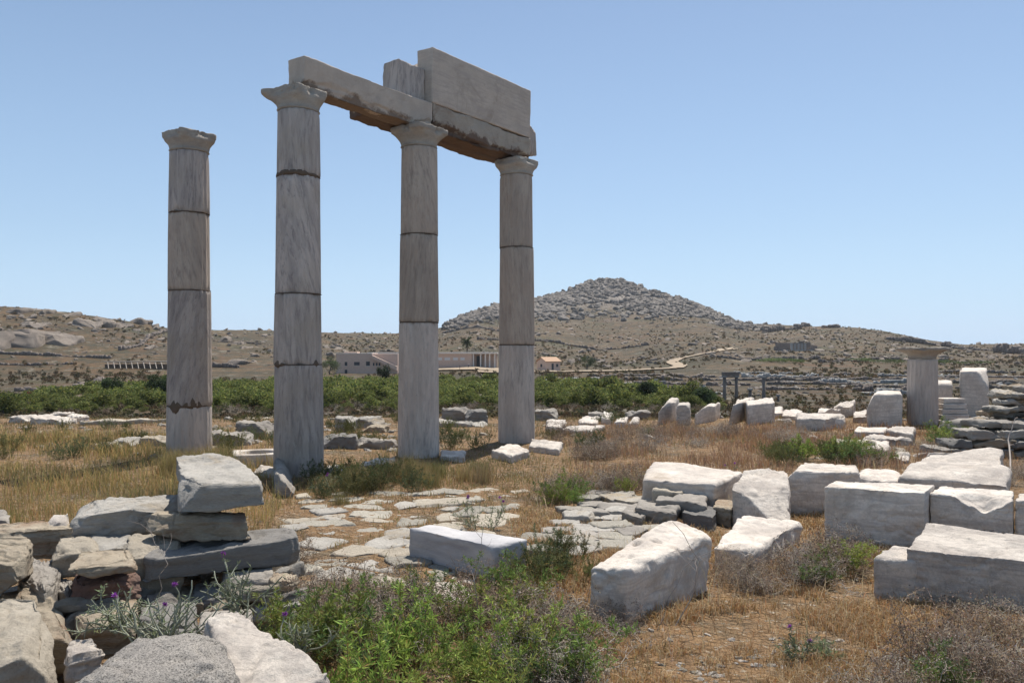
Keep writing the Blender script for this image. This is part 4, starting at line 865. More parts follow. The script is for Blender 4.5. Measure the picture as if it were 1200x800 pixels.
# bare twigs
def twig(lab, pts, rad=.004):
    rng = np.random.default_rng(int(pts[0][0]*10) % 999); base = np.array(pts[0]); paths = []
    q = np.array(pts)-base; t = np.linspace(0, 1, 9); cu = np.stack([np.interp(t, np.linspace(0, 1, len(q)), q[:, i]) for i in range(3)], 1)+rng.normal(size=(9, 3))*.008
    paths.append((cu, np.linspace(rad, rad*.4, 9), (.42, .36, .31)))
    for b in range(5):
        k = rng.integers(3, 9); paths.append((curve(cu[k], (cu[k]-cu[k-1])*8+rng.normal(size=3)*.7, .14, 4, rng, .25), np.linspace(rad*.5, rad*.2, 5), (.40, .33, .28)))
    T = tubes(paths, 4); o = mesh('bare_twig', T[0], T[1], M['twig'], col=T[2], loc=base); tag(o, lab, 'twig')
twig('bare dead twig arching across the side of the big foreground block', [P(790, 735), PD(815, 690, 4.7), PD(820, 655, 4.6), PD(788, 612, 4.5)])
twig('thin dead twig crossing the other one before the big foreground block', [P(770, 740), PD(800, 665, 4.6), PD(842, 640, 4.5)], .003)
twig('pale dead branch lying on the ground left of the big foreground block', [P(665, 790, .03), P(700, 765, .05), P(727, 742, .08)], .006)
twig('dead stalk leaning over the blue grey block', [P(560, 745), PD(557, 680, 4.3), PD(566, 612, 4.3)], .003)
twig('dead stalk in front of the tumbled wall slate', [PD(178, 720, 4.2), PD(196, 660, 4.1), PD(170, 612, 4.2)], .0025)
twig('twisted brown vine hanging before the right ruined wall', [P(1186, 556), PD(1182, 515, 11.2), PD(1190, 490, 11.3)], .014)

# ------------------------------------------------------------------ grass, too many blades to count
def grass_field(name, label, n, zone, hfun, col, warm, pw, wd=.0030, lean=.6, seed=1, dmin=3.0, dmax=26, tex=None):
    rng = np.random.default_rng(seed); D = rng.uniform(dmin, dmax, n); t = rng.uniform(-.85, .85, n); x = t*D; y = D
    px = 600+F*t; py = HOR+EYE*F/D; w_ = zone(px, py)
    q = np.stack([x, y, np.zeros(n)], 1); cl = fbm(q*1.3, seed+50, 3)+.5*fbm(q*5, seed+60, 2); w_ = w_*np.clip(.5+1.6*cl, 0.02, 1.5)
    k = rng.random(n) < w_; k &= ~inquads(x, y, -.0); x, y, px, py, D = x[k], y[k], px[k], py[k], D[k]; m = len(x)
    z = H(x, y)-.01; h = hfun(px, py)*rng.uniform(.4, 1.15, m)*(1+.6*fbm(np.stack([x, y, 0*x], 1)*1.4, seed+3, 3))
    c = cjit(rng, col, m, .3, warm, pw); c = c*(1+.25*fbm(np.stack([x, y, 0*x], 1)*1.1, seed+4, 3))[:, None]
    V, f, C = blades(rng, x, y, z, h, wd*np.clip(D/5, .8, 4), np.clip(c, 0, 1), lean)
    o = mesh(name, V, f, M['grass'], False, col=C); return tag(o, label, 'grass', None, 'stuff')
def band(v, a, b, s=12): return sm(a-s, a+s, v)*(1-sm(b-s, b+s, v))
grass_field('golden_meadow_grass', 'tall golden dry grass of the meadow on the left', 150000, lambda px, py: band(px, -200, 320, 20)*band(py, 512, 640, 8)*1.3, lambda px, py: np.full(len(px), .23), (.50, .35, .15), (.30, .27, .10), .35, lean=.8, seed=2, dmin=6, dmax=17)
grass_field('low_orange_grass', 'low rusty orange dry grass of the right foreground', 520000, lambda px, py: sm(590, 650, px)*sm(592, 625, py)*1.3, lambda px, py: np.full(len(px), .075), (.48, .29, .13), (.62, .48, .30), .35, wd=.005, lean=1.3, seed=3, dmin=3.0, dmax=8.5)
grass_field('straw_grass', 'straw coloured grass between the pale paving stones', 150000, lambda px, py: band(px, 250, 760, 30)*sm(540, 560, py)*1.1, lambda px, py: np.full(len(px), .075), (.50, .34, .17), (.30, .27, .10), .22, wd=.004, lean=1.0, seed=4, dmin=3.2, dmax=12)
grass_field('column_foot_grass', 'olive and straw grass around the feet of the columns', 90000, lambda px, py: band(px, 320, 760, 30)*band(py, 528, 590, 8)*.8, lambda px, py: np.full(len(px), .10), (.36, .27, .12), (.20, .20, .08), .4, lean=.9, seed=5, dmin=8, dmax=14)
grass_field('russet_field_grass', 'russet grass of the field before the standing blocks', 130000, lambda px, py: sm(640, 760, px)*band(py, 500, 556, 8)*1.1, lambda px, py: np.full(len(px), .17), (.48, .29, .15), (.42, .27, .19), .4, lean=.8, seed=6, dmin=9.5, dmax=19)
grass_field('sparse_far_grass', 'sparse dry grass over the rubble beyond the columns', 150000, lambda px, py: (1-sm(516, 535, py))*.9, lambda px, py: np.full(len(px), .10), (.40, .28, .14), (.25, .23, .11), .35, lean=.9, seed=7, dmin=13, dmax=30)
grass_field('straw_stalks', 'scattered tall bleached straw stalks around the fallen marble blocks', 16000, lambda px, py: sm(560, 640, px)*sm(515, 545, py)*.8, lambda px, py: np.full(len(px), .22), (.62, .50, .32), (.45, .32, .2), .3, wd=.0028, lean=.9, seed=9, dmin=3.4, dmax=14)
# ------------------------------------------------------------------ grove in the hollow
rg = random.Random(21)
def crown(seed, rx, rz, n, leaf, cols, lobes=9, zc=None, rngf=None):
    rng = np.random.default_rng(seed); zc = zc or rz*.95
    cs = rng.normal(size=(lobes, 3)); cs /= np.linalg.norm(cs, axis=1, keepdims=True); cs *= rng.uniform(.35, .75, (lobes, 1)); rr = rng.uniform(.3, .55, lobes)
    k = rng.integers(0, lobes, n); d = rng.normal(size=(n, 3)); d /= np.linalg.norm(d, axis=1, keepdims=True)
    p = cs[k]+d*(rr[k]*rng.random(n)**.35)[:, None]; p = p*[rx, rx, rz]+[0, 0, zc]; p[:, 2] = np.maximum(p[:, 2], .05*rz)
    c = np.array(cols)[rng.integers(0, len(cols), n)]*(1+.3*rng.uniform(-1, 1, (n, 1)))*(.8+.4*rng.random(lobes)[k])[:, None]
    return leaves(p, rng.normal(size=(n, 3))+[0, 0, .4], leaf*rng.uniform(.6, 1.3, n), leaf*.55*rng.uniform(.6, 1.3, n), c, rng)
GC = [(.14, .18, .045), (.23, .26, .065), (.31, .30, .085), (.09, .12, .04)]
def trunk_tubes(seed, h, r, nb=4, col=(.15, .12, .09)):
    rng = np.random.default_rng(seed); ps = []
    m = curve((0, 0, -.2), (rng.normal()*.1, rng.normal()*.1, 1), h*.7, 5, rng, .08); ps.append((m, np.linspace(r, r*.5, 6), col))
    for i in range(nb): ps.append((curve(m[rng.integers(1, 4)], rng.normal(size=3)*.7+[0, 0, 1], h*.5, 4, rng, .15), np.linspace(r*.5, r*.15, 5), col))
    return tubes(ps, 6)
def tree(name, loc, rx, rz, n, leaf, cols, lab, cat, grp, seed, th=1.0, zc=None):
    g = empty(name, loc); T = trunk_tubes(seed, th, .06*rx+.04); kid(g, mesh('trunk', T[0], T[1], M['twig'], col=T[2])); L = crown(seed, rx, rz, n, leaf, cols, zc=zc); kid(g, mesh('crown', L[0], L[1], M['leaf'], False, col=L[2]))
    return tag(g, lab, cat, grp)
bp = [tree('grove_bush', (0, 0, 0), 1.35, 1.0, 1500, .20, GC, 'dense green bush in the front rows of the grove in the hollow', 'bush', 'front bushes of the grove', 800+i) for i in range(5)]
for b in bp: b['used'] = 0
spots = []
for D in np.arange(84, 205, 2.25):
    x0 = (-190-600)/F*D; x1 = (850-600)/F*D; x = x0+rg.uniform(0, 2)
    while x < x1:
        px = 600+F*x/D; dmax = np.interp(px, [-200, 0, 190, 330, 600, 700, 780, 850], [112, 118, 178, 190, 196, 185, 140, 110]); dmin = np.interp(px, [-200, 60, 200, 500, 850], [80, 84, 90, 96, 98])
        if dmin < D < dmax and rg.random() < .76: spots.append((x+rg.uniform(-.8, .8), D+rg.uniform(-.9, .9)))
        x += 2.5
spots.sort(key=lambda s: s[1])
inview = [s for s in spots]
nb = 0; rest = []
for (x, y) in inview:
    s = rg.uniform(.5, 1.2)*(1.5 if rg.random() < .10 else 1)*(.85 if x < 0 and y < 95 else 1)
    px = 600+F*x/y
    if nb < 300 and -40 < px < 1240:
        g = bp[nb] if nb < 5 else dup(bp[nb % 5]); nb += 1
        g.location = (x, y, h1(x, y)-.1); g.rotation_euler.z = rg.uniform(0, 6.28); g.scale = (s*1.05, s, s*rg.uniform(.6, 1.0))
    else: rest.append((x, y, s))
for b in bp: del b['used']
Vs, Fs, Cs, b0 = [], [], [], 0
pool = [crown(850+i, 1.35, 1.0, 420, .34, GC) for i in range(6)]
for (x, y, s) in rest:
    V, f, C = pool[rg.randrange(6)]; a = rg.uniform(0, 6.28); ca, sa = math.cos(a), math.sin(a)
    W_ = V*[s, s, s*rg.uniform(.6, 1.0)]; W_ = np.stack([W_[:, 0]*ca-W_[:, 1]*sa, W_[:, 0]*sa+W_[:, 1]*ca, W_[:, 2]], 1)+[x, y, h1(x, y)-.1]
    Vs.append(W_); Fs.append(f+b0); Cs.append(C*rg.uniform(.8, 1.15)); b0 += len(V)
if Vs: tag(mesh('grove_thicket', np.concatenate(Vs), np.concatenate(Fs), M['leaf'], False, col=np.concatenate(Cs)), 'far green bushes of the grove merging into one thicket', 'bushes', None, 'stuff')
for i, (px, D, rx, rz, lb) in enumerate([(648, 318, 2.6, 2.6, 'round dark tree behind the little tiled house'), (688, 306, 3.6, 3.4, 'round dark tree standing alone right of the tiled house'), (386, 262, 3.4, 3.2, 'grey green tree at the left end of the museum'), (449, 196, 1.6, 2.6, 'taller bush at the back of the grove before the long building'), (184, 120, 2.2, 2.3, 'tallest dark tree of the grove, left of the lone column'), (130, 128, 1.9, 1.8, 'second dark tree of the grove further left'), (825, 104, 1.8, 1.4, 'outermost green bush at the right end of the grove'), (759, 118, 1.7, 1.5, 'green bush near the right end of the grove')]):
    p = seatz(px, D); tree('tree', p, rx, rz, 2600, .3, [(.06, .09, .035), (.08, .11, .045)] if i != 2 else [(.12, .14, .07), (.10, .13, .06)], lb, 'tree', None, 870+i, th=rz*1.4, zc=rz*1.05)
for i, (px, py, rx, lb) in enumerate([(905, 424, 7, 'green reed patch below the dark temple ruin'), (930, 425, 6, 'second green reed patch right of the first'), (1012, 424, 8, 'green reed patch left of the short column capital'), (1040, 426, 8, 'green reed patch nearest the short column'), (1140, 427, 8, 'green reed patch at the right behind the tall marble block'), (1108, 426, 7, 'green reed patch just right of the short column'), (392, 428, 4, 'pale green tamarisk hugging the museum corner')]):
    p = seat(px, py); L = crown(890+i, rx, .9, 900, .5, [(.14, .19, .06), (.18, .22, .08)], lobes=14); tag(mesh('reed_bed', L[0], L[1], M['leaf'], False, col=L[2], loc=p), lb, 'reeds')
# palm behind the museum
p = seatz(547, 330); g = empty('palm_tree', p); tag(g, 'palm tree rising behind the long museum roof', 'palm')
T = tubes([(np.array([[0, 0, -.3], [.1, 0, 2.5], [.15, 0, 5.5], [.1, 0, 8.0]]), np.array([.35, .28, .26, .3]), (.13, .10, .07))], 8); mesh('trunk', T[0], T[1], M['twig'], parent=g, col=T[2])
rng = np.random.default_rng(3); Vs, Fs, Cs, b0 = [], [], [], 0
for i in range(34):
    a = rng.uniform(0, 6.28); el = rng.uniform(-.8, 1.2); c = curve((.1, 0, 8.0), (math.cos(a)*math.cos(el), math.sin(a)*math.cos(el), math.sin(el)), 2.3, 6, rng, .03, .14)
    k = np.repeat(np.arange(1, 7), 12); L = leaves(c[k]+rng.normal(size=(72, 3))*.08, (c[k]-c[k-1])*2+rng.normal(size=(72, 3))*.5, .55, .12, cjit(rng, (.06, .08, .03), 72), rng); Vs.append(L[0]); Fs.append(L[1]+b0); Cs.append(L[2]); b0 += len(L[0])
mesh('crown', np.concatenate(Vs), np.concatenate(Fs), M['leaf'], False, parent=g, col=np.concatenate(Cs))

# ------------------------------------------------------------------ museum and house
def bx(x0, x1, y0, y1, z0, z1):
    v = box8(x0, x1, y0, y1, z0, z1); return v.tolist(), [(0, 3, 2, 1), (4, 5, 6, 7), (0, 1, 5, 4), (1, 2, 6, 5), (2, 3, 7, 6), (3, 0, 4, 7)]
def boxes(name, lst, mat, parent=None, loc=None):
    V, Fc = [], []
    for b in lst:
        v, f = bx(*b); o = len(V); V += v; Fc += [tuple(i+o for i in q) for q in f]
    return mesh(name, V, Fc, M[mat], False, parent=parent, loc=loc)
DW = 272.0; kx = DW/F
g = empty('museum_wing', (0, DW, -6.2)); tag(g, 'two storey tan building with small dark windows, left end of the long building', 'building')
X = lambda px, D=DW: (px-600)/F*D
Z = lambda py, D=DW: EYE+(HOR-py)/F*D+6.2
xl, xr = X(394), X(466)
boxes('wall', [(xl, xr, 0, 12, -1, Z(414.5))], 'plaster', g)
boxes('roof', [(xl-.1, X(436), -.15, 12.1, Z(414.5)+.003, Z(414.0)+.1)], 'roofwhite', g)
boxes('roof_room', [(X(400), X(416), 4, 9, Z(414.4)+.2, Z(412))], 'plaster', g)
for (a, b, c, d) in ((404, 407, 424, 428.5), (415, 421.5, 424, 428), (429, 433.5, 423.5, 428.5), (437, 438.8, 425, 428.5), (440.5, 442.5, 425, 428.5), (443.8, 445.8, 425, 428.5), (452, 455, 430, 434)):
    wdw = boxes('window', [(X(a), X(b), -.06, .05, Z(d), Z(c))], 'window', g); boxes('sill', [(X(a)-.1, X(b)+.1, -.16, -.062, Z(d)-.12, Z(d)-.003)], 'roofwhite', wdw)
boxes('door', [(X(404), X(407), -.06, .05, Z(440), Z(433))], 'window', g)
# outside stair with sloping parapet
v = [(X(437), -2.2, Z(416)), (X(437), -2.2, Z(420)), (X(466), -2.2, Z(434)), (X(466), -2.2, Z(429)), (X(437), -.003, Z(416)), (X(437), -.003, Z(420)), (X(466), -.003, Z(434)), (X(466), -.003, Z(429))]
mesh('stair_parapet', v, [(0, 1, 2, 3), (7, 6, 5, 4), (0, 3, 7, 4), (1, 5, 6, 2), (3, 2, 6, 7), (0, 4, 5, 1)], M['plaster'], False, parent=g)
DM = 300.0; g = empty('museum_hall', (0, DM, -5.4)); tag(g, 'long low pale roofed hall with white panels and a pillared porch', 'building')
X2 = lambda px: (px-600)/F*DM
Z2 = lambda py: EYE+(HOR-py)/F*DM+5.4
boxes('wall', [(X2(432), X2(553), 0, 14, -1.5, Z2(414.5)), (X2(553), X2(582), 3.2, 14, -1.5, Z2(414.5))], 'plaster', g)
boxes('roof', [(X2(431), X2(583), -.8, 14.5, Z2(414.5)+.003, Z2(412.6))], 'roofwhite', g)
boxes('plinth', [(X2(466), X2(583), -.5, -.01, -1.5, .5), (X2(553.05), X2(583), 0, 3.15, -1.5, .5)], 'plaster', g)
for (a, b) in ((513, 518), (521, 527.5), (531, 536.5), (539.5, 544.5)): boxes('wall_panel', [(X2(a), X2(b), -.07, .05, Z2(422), Z2(418.8))], 'panel', g)
for a in (554, 562.5, 568, 573, 579): boxes('pillar', [(X2(a), X2(a)+.5, -.2, .3, .502, Z2(414.5))], 'roofwhite', g)
boxes('door', [(X2(558), X2(564.5), 3.1, 3.25, .502, Z2(417))], 'window', g)
for a in (474, 486): boxes('window', [(X2(a), X2(a+5), -.06, .05, Z2(422), Z2(418.5))], 'window', g)
HX = (634.5-600)/F*292; g = empty('small_house', (HX, 294, -5.6), R(-52)); tag(g, 'little tan house with a terracotta gabled roof right of the long hall', 'house')
X3 = lambda px: (px-600)/F*292-HX
Z3 = lambda py: EYE+(HOR-py)/F*292+5.6
a, b, m_ = -2.6, 2.6, 0
v = [(a, 0, -1), (b, 0, -1), (b, 7, -1), (a, 7, -1), (a, 0, Z3(424)), (b, 0, Z3(424)), (b, 7, Z3(424)), (a, 7, Z3(424)), ((a+b)/2, 0, Z3(419)), ((a+b)/2, 7, Z3(419))]
mesh('wall', v, [(0, 1, 5, 8, 4), (3, 7, 9, 6, 2), (0, 4, 7, 3), (1, 2, 6, 5)], M['plaster'], False, parent=g)
rf = [(a-.4, -.4, Z3(424)), ((a+b)/2, -.4, Z3(418.8)), (b+.4, -.4, Z3(424)), (a-.4, 7.4, Z3(424)), ((a+b)/2, 7.4, Z3(418.8)), (b+.4, 7.4, Z3(424))]
rf2 = [(x, y, z+.22) for x, y, z in rf]
mesh('roof', rf+rf2, [(6, 7, 10, 9), (7, 8, 11, 10), (0, 3, 4, 1), (1, 4, 5, 2), (0, 1, 7, 6), (1, 2, 8, 7), (3, 9, 10, 4), (4, 10, 11, 5), (0, 6, 9, 3), (2, 5, 11, 8)], M['tile'], False, parent=g)
boxes('window', [(-.4, .5, -.05, .05, Z3(430), Z3(426.5))], 'window', g)
boxes('door', [(b-.05, b+.05, 2.8, 3.8, -.5, Z3(426))], 'window', g)
boxes('window', [(b-.05, b+.05, 5, 6, Z3(430), Z3(426.5))], 'window', g)
# ------------------------------------------------------------------ dirt road and forecourt
M['dirt'] = stone_mat('pale_dirt', (.42, .33, .23), (.34, .26, .18), (.5, .42, .32), .1, .6, bump=.3)
def ribbon(name, label, pts, wid):
    pts = np.array(pts, float); t = np.linspace(0, 1, 120); q = np.stack([np.interp(t, np.linspace(0, 1, len(pts)), pts[:, i]) for i in range(2)], 1)
    k = np.ones(5)/5; q[2:-2] = np.stack([np.convolve(q[:, i], k, 'valid') for i in range(2)], 1)
    d = np.gradient(q, axis=0); d /= np.linalg.norm(d, axis=1, keepdims=True); nn = np.stack([-d[:, 1], d[:, 0]], 1); wv = np.interp(t, np.linspace(0, 1, len(wid)), wid)[:, None]
    cols = [q+nn*wv*s for s in (-1, -.5, 0, .5, 1)]; V = []
    for c in cols: V.append(np.c_[c, H(c[:, 0], c[:, 1])+.5])
    V = np.concatenate(V); n = len(t); f = [(j*n+i, j*n+i+1, (j+1)*n+i+1, (j+1)*n+i) for j in range(4) for i in range(n-1)]
    tag(mesh(name, V, f, M['dirt']), label, None, None, 'structure')
sp_ = lambda L: [seat(a, b)[:2] for a, b in L]
ribbon('dirt_road', 'pale dirt road running past the museum', sp_([(560, 436.5), (640, 436.5), (700, 435.5), (760, 433.5), (792, 432)]), [4.5, 6, 4, 5, 3.5, 4, 2.6])
ribbon('dirt_track', 'pale dirt track climbing the hill in zigzag', sp_([(792, 432), (798, 429), (787, 425), (795, 421), (815, 417), (835, 413), (862, 408.5)]), [3, 2.6, 2.2, 1.8])
ribbon('museum_forecourt', 'bare pale ground before the museum', [(X2(470), DM-7), (X2(530), DM-7), (X2(600), DM-8), (X2(650), DM-10)], [6, 6, 6])

# ------------------------------------------------------------------ far ruins, walls, boulders
cube = lattice(3, 3, 2)
def rock_unit(rng):
    p, f = cube; q = p*(1-.12*(np.abs(p).sum(1, keepdims=True)-1)/2); return q*rng.uniform(.75, 1.25, (1, 3))+rng.normal(size=q.shape)*.10, f
def field_wall(label, pts, hgt, mat='dist', thick=.6, cat='wall', name='ruined_wall', step=.9, ground=None):
    rng = np.random.default_rng(len(COL.objects)); pts = np.array(pts, float); seg = np.linalg.norm(np.diff(pts, axis=0), axis=1); L = seg.sum(); n = max(3, int(L/step)); cum = np.r_[0, np.cumsum(seg)]
    V, Fc, b = [], [], 0; o = None; prof = fbm(np.c_[np.arange(n)*.17, np.zeros(n), np.zeros(n)], int(rng.integers(99)), 3)
    for i in range(n):
        s = L*(i+.5)/n; c = np.array([np.interp(s, cum, pts[:, k]) for k in range(2)]); c += rng.normal(size=2)*.1
        hh = hgt*np.clip(.75+.9*prof[i]+.15*rng.normal(), .1, 1.4)
        q, f = rock_unit(rng); zg = h1(c[0], c[1])
        k2 = np.argmin(np.abs(cum-s)); q = q*[L/n*.62, thick, hh*.5+.15]; a = math.atan2(*(pts[min(k2+1, len(pts)-1)]-pts[max(0, min(k2, len(pts)-2))])[::-1])
        q = np.stack([q[:, 0]*math.cos(a)-q[:, 1]*math.sin(a), q[:, 0]*math.sin(a)+q[:, 1]*math.cos(a), q[:, 2]], 1)
        w_ = np.array([c[0], c[1], zg+hh*.5-.15]); 
        if o is None: o = w_
        V.append(q+w_-o); Fc.append(f+b); b += len(q)
    return tag(mesh(name, np.concatenate(V), np.concatenate(Fc), M[mat], False, loc=o), label, cat)
def fw(label, L, h, **k): return field_wall(label, sp_(L), h, **k)
fw('long dark field wall high on the left hillside', [(-40, 415), (60, 417), (130, 420)], 1.2, name='field_wall')
fw('dark field wall below the long one on the left hillside', [(-40, 427), (40, 428), (90, 427)], 1.0, name='field_wall')
fw('curving field wall climbing the left hill near the lone column', [(140, 411), (165, 405), (175, 395), (197, 388)], 1.4, name='field_wall')
fw('grey wall edge above the left end of the grove', [(10, 459), (70, 458), (120, 449)], 1.3, mat='dist', name='field_wall')
fw('dark wall just left of the thickest column on the hillside', [(247, 430), (280, 431)], 1.6, name='field_wall')
fw('low grey wall on the saddle behind the columns', [(250, 400), (320, 404)], .8, name='field_wall')
fw('broken wall line low on the mountain', [(560, 398), (640, 400), (760, 404)], 1.6, name='field_wall')
fw('upper terrace wall line on the mountain flank', [(520, 391), (580, 388), (640, 392)], 1.8, name='field_wall')
fw('terrace wall right of the dirt track', [(830, 419), (900, 423), (960, 421)], 1.3, name='field_wall')
fw('terrace wall crossing the right hillside', [(960, 425), (1040, 421), (1110, 424)], 1.4, name='field_wall')
fw('dark ruined wall along the hilltop near the saddle', [(895, 390), (915, 387), (938, 385.5)], 4.0, thick=2, name='ruined_wall', step=2)
fw('small dark ruin on the saddle skyline', [(938, 383), (948, 382.5)], 3.0, thick=2, step=2)
fw('second dark ruin on the saddle skyline', [(964, 384), (984, 384)], 2.6, thick=2, step=2)
fw('dark broken wall band on the far right hillside', [(1040, 398), (1100, 405), (1180, 412)], 3.0, thick=2, step=1.6)
fw('pale ruined building remains on the far right hillside', [(1165, 413), (1200, 415)], 4.5, thick=2, step=2)
walls = [(632, 700, 446), (690, 790, 441), (720, 800, 446), (745, 840, 451), (700, 760, 453), (790, 860, 442), (820, 900, 446), (830, 880, 452), (870, 960, 442), (880, 1000, 447), (900, 1010, 451), (940, 1060, 444), (960, 1090, 449), (980, 1080, 454), (1000, 1110, 458), (900, 980, 457), (1030, 1120, 441), (1100, 1200, 443), (1110, 1210, 449), (1120, 1200, 455), (860, 940, 438), (940, 1060, 439), (1060, 1190, 437), (760, 830, 458), (1010, 1070, 463)]
for i, (a, b, y) in enumerate(walls):
    fw('low ruined wall of grey stone %s' % ['nearest the end of the road', 'at the foot of the dirt track', 'right of the grove', 'behind the grove end', 'beside the grove tip', 'under the zigzag track', 'above the far standing columns', 'left of the far standing columns', 'on the upper terrace at centre right', 'behind the lone far column', 'just right of the lone far column', 'on the right upper terrace', 'left of the short column', 'behind the tall squared block', 'nearest left of the short column', 'before the lone far column', 'high above the short column', 'far right upper level', 'far right middle level', 'far right lower level', 'on the highest terrace above the far columns', 'on the highest terrace further right', 'highest at the right edge', 'in front of the grove tip', 'closest, beside the tall squared block'][i], [(a, y), ((a+b)/2, y+rg.uniform(-1, 1)), (b, y)], rg.uniform(.6, 1.15), step=.7, thick=.7, mat='dist' if i % 4 else 'distmarble')
for i in range(290):
    px = rg.uniform(640, 1210); py = rg.uniform(439, 464) if px > 830 else rg.uniform(439, 456); p = seat(px, py)
    if py > 456 and rg.random() < .5: continue
    rubble(p[0], p[1], rg.uniform(.5, 1.5), rg.choice(['dist', 'distmarble', 'dist', 'distmarble']), 'ruin_fragment', 'far grey stone fragment scattered among the distant ruins', 'fragments among the distant ruins', 'stone', sq=(1.1, .9, rg.uniform(.5, 1.1)))
def far_col(px, D, top, lab, r=.28):
    p = seatz(px, D); zt = zat(top, D)-p[2]; V, f = drum_mesh(r, r*.9, -.3, zt-.3, px) if False else (None, None)
    g = empty('far_column', p); n = 12; th = np.linspace(0, 2*math.pi, n, endpoint=False)
    rows = [np.stack([rr*np.cos(th), rr*np.sin(th), np.full(n, z)], 1) for rr, z in ((r, -.3), (r*.9, zt-.25))]; V = np.concatenate(rows); f = [(i, (i+1) % n, n+(i+1) % n, n+i) for i in range(n)]+[tuple(range(n, 2*n))]
    mesh('shaft', V, f, M['dist'], parent=g); boxes('capital', [(-r*1.2, r*1.2, -r*1.2, r*1.2, zt-.246, zt)], 'distmarble', g); return tag(g, lab, 'column')
far_col(849, 120, 440, 'left one of the two far columns carrying a lintel'); far_col(863, 120, 440, 'right one of the two far columns carrying a lintel')
far_col(895, 118, 441, 'thin far column standing alone right of the lintel pair'); far_col(879, 120, 455, 'short far stump between the lintel pair and the thin column')
far_col(912, 116, 462, 'lowest far stump right of the thin column', .2); far_col(769, 150, 444, 'far short column left of three above the grove tip'); far_col(764, 150, 447, 'far short column lowest of three above the grove tip'); far_col(778, 150, 446, 'far short column right of three above the grove tip')
far_col(1182, 150, 448, 'far column fragment near the right edge', .35)
p = seatz(856, 120); o = boxes('far_lintel', [(-1.25, 1.25, -.35, .35, 0, .55)], 'dist', loc=(p[0], p[1], zat(440, 120)+.004)); tag(o, 'stone lintel laid across the two far columns', 'beam')
# temple ruin on the hillside
p = seat(935, 411); k = p[1]/F; g = empty('hillside_temple_ruin', p); tag(g, 'dark temple ruin with pale pillars cut into the far hillside', 'ruin')
boxes('back_wall', [(-20*k, 20*k, 6, 9, -3, 9.5*k), (-24*k, -14*k, -1, 6, -3, 5*k), (14*k, 22*k, -1, 6, -3, 6*k)], 'dist', g)
boxes('terrace', [(-20*k, 16*k, -3, 5.99, -3, 1.2*k)], 'distmarble', g)
for j in range(5): boxes('pillar', [((-8+j*4)*k, (-6+j*4)*k, 0, 1.4, 1.2*k+.003, 9*k)], 'distmarble', g)
# timber frames on the left bank
g0 = seat(158, 432); g = empty('slanted_timber_frame', g0); tag(g, 'row of pale slanted timber rails over a dark bank, left of the lone column', 'frame'); k = g0[1]/F
V, f = stone_verts(box8(-40*k, 44*k, 1.4, 5, -2, 6.5*k), r=.5, n=40, amp=.05, seed=77, lump=.03); mesh('bank', V, f, M['mortar'], parent=g)
T = []
for j in range(11):
    x = (-34+j*7)*k; T.append((np.array([[x, 1.2, 8*k], [x+6*k, -1.6, 1*k-.3]]), np.array([.16, .16]), (.42, .37, .32)))
for j, t in enumerate(T): V, f, C = tubes([t], 5); mesh('rail', V, f, M['wood'], parent=g)
V, f, C = tubes([(np.array([[-38*k, 1.2, 8*k], [42*k, 1.2, 8.6*k]]), np.array([.2, .2]), (.42, .37, .32))], 5); mesh('top_rail', V, f, M['wood'], parent=g)
# outcrops on the left hill
outs = [(14, 404, 60, 22, 'biggest pale rock outcrop at the left edge of the hill'), (-22, 408, 60, 30, 'pale sloping outcrop cut by the left edge'), (36, 396, 44, 14, 'pale rounded outcrop right of the biggest'), (64, 402, 42, 15, 'dark fronted outcrop right of the pale rounded one'), (36, 382, 26, 8, 'smaller outcrop above the biggest'), (88, 380, 18, 9, 'dark boulder left of the bright trio'), (104, 382, 24, 11, 'largest of the bright boulder trio below the ridge'), (122, 382, 20, 7, 'middle of the bright boulder trio'), (138, 383, 20, 7, 'right of the bright boulder trio'), (30, 364, 16, 4, 'flat dark rock on the ridge top'), (50, 367, 12, 6, 'dark square rock on the ridge top'), (15, 366, 22, 6, 'low rock at the left of the ridge top'), (78, 370, 12, 5, 'rock on the ridge right of the square one'), (160, 378, 20, 5, 'rock near the ridge right of the bright trio'), (118, 376, 12, 4, 'small rock on the ridge above the trio'), (150, 401, 9, 4, 'small rock on the open slope'), (275, 403, 14, 5, 'pale rock seen between the two left columns'), (262, 399, 12, 6, 'grey rock right behind the lone column'), (285, 408, 12, 4, 'low pale rock between the two left columns'), (275, 426, 34, 6, 'low heap of rock left of the thickest column on the slope')]
for i, (px, py, wp, hp, lb) in enumerate(outs):
    p = seat(px, py); k = p[1]/F; v, f = stone_verts(box8(-wp*k/2, wp*k/2, -4, 9, -3, hp*k*.62), r=.8, n=30, amp=.05, seed=900+i, lump=.10, chip=.5, cuts=((rg.choice((-1, 1)), -.6, .9, .85), (rg.choice((-.4, .4)), -1, .5, .9)))
    tag(mesh('rock_outcrop', v, f, M['outcrop'], loc=p), lb, 'rock')
rng = np.random.default_rng(77); far_r = []
for i in range(240):
    px = rg.uniform(-60, 420)**1.0; D = rg.uniform(300, 560); p = seatz(px, D); dr = np.interp(px, DX, DD)
    if D > dr*1.02: continue
    rubble(p[0], p[1], rg.uniform(.5, 2.2), 'outcrop', 'hill_boulder', 'boulder scattered on the left hillside', 'boulders of the left hillside', 'rock')
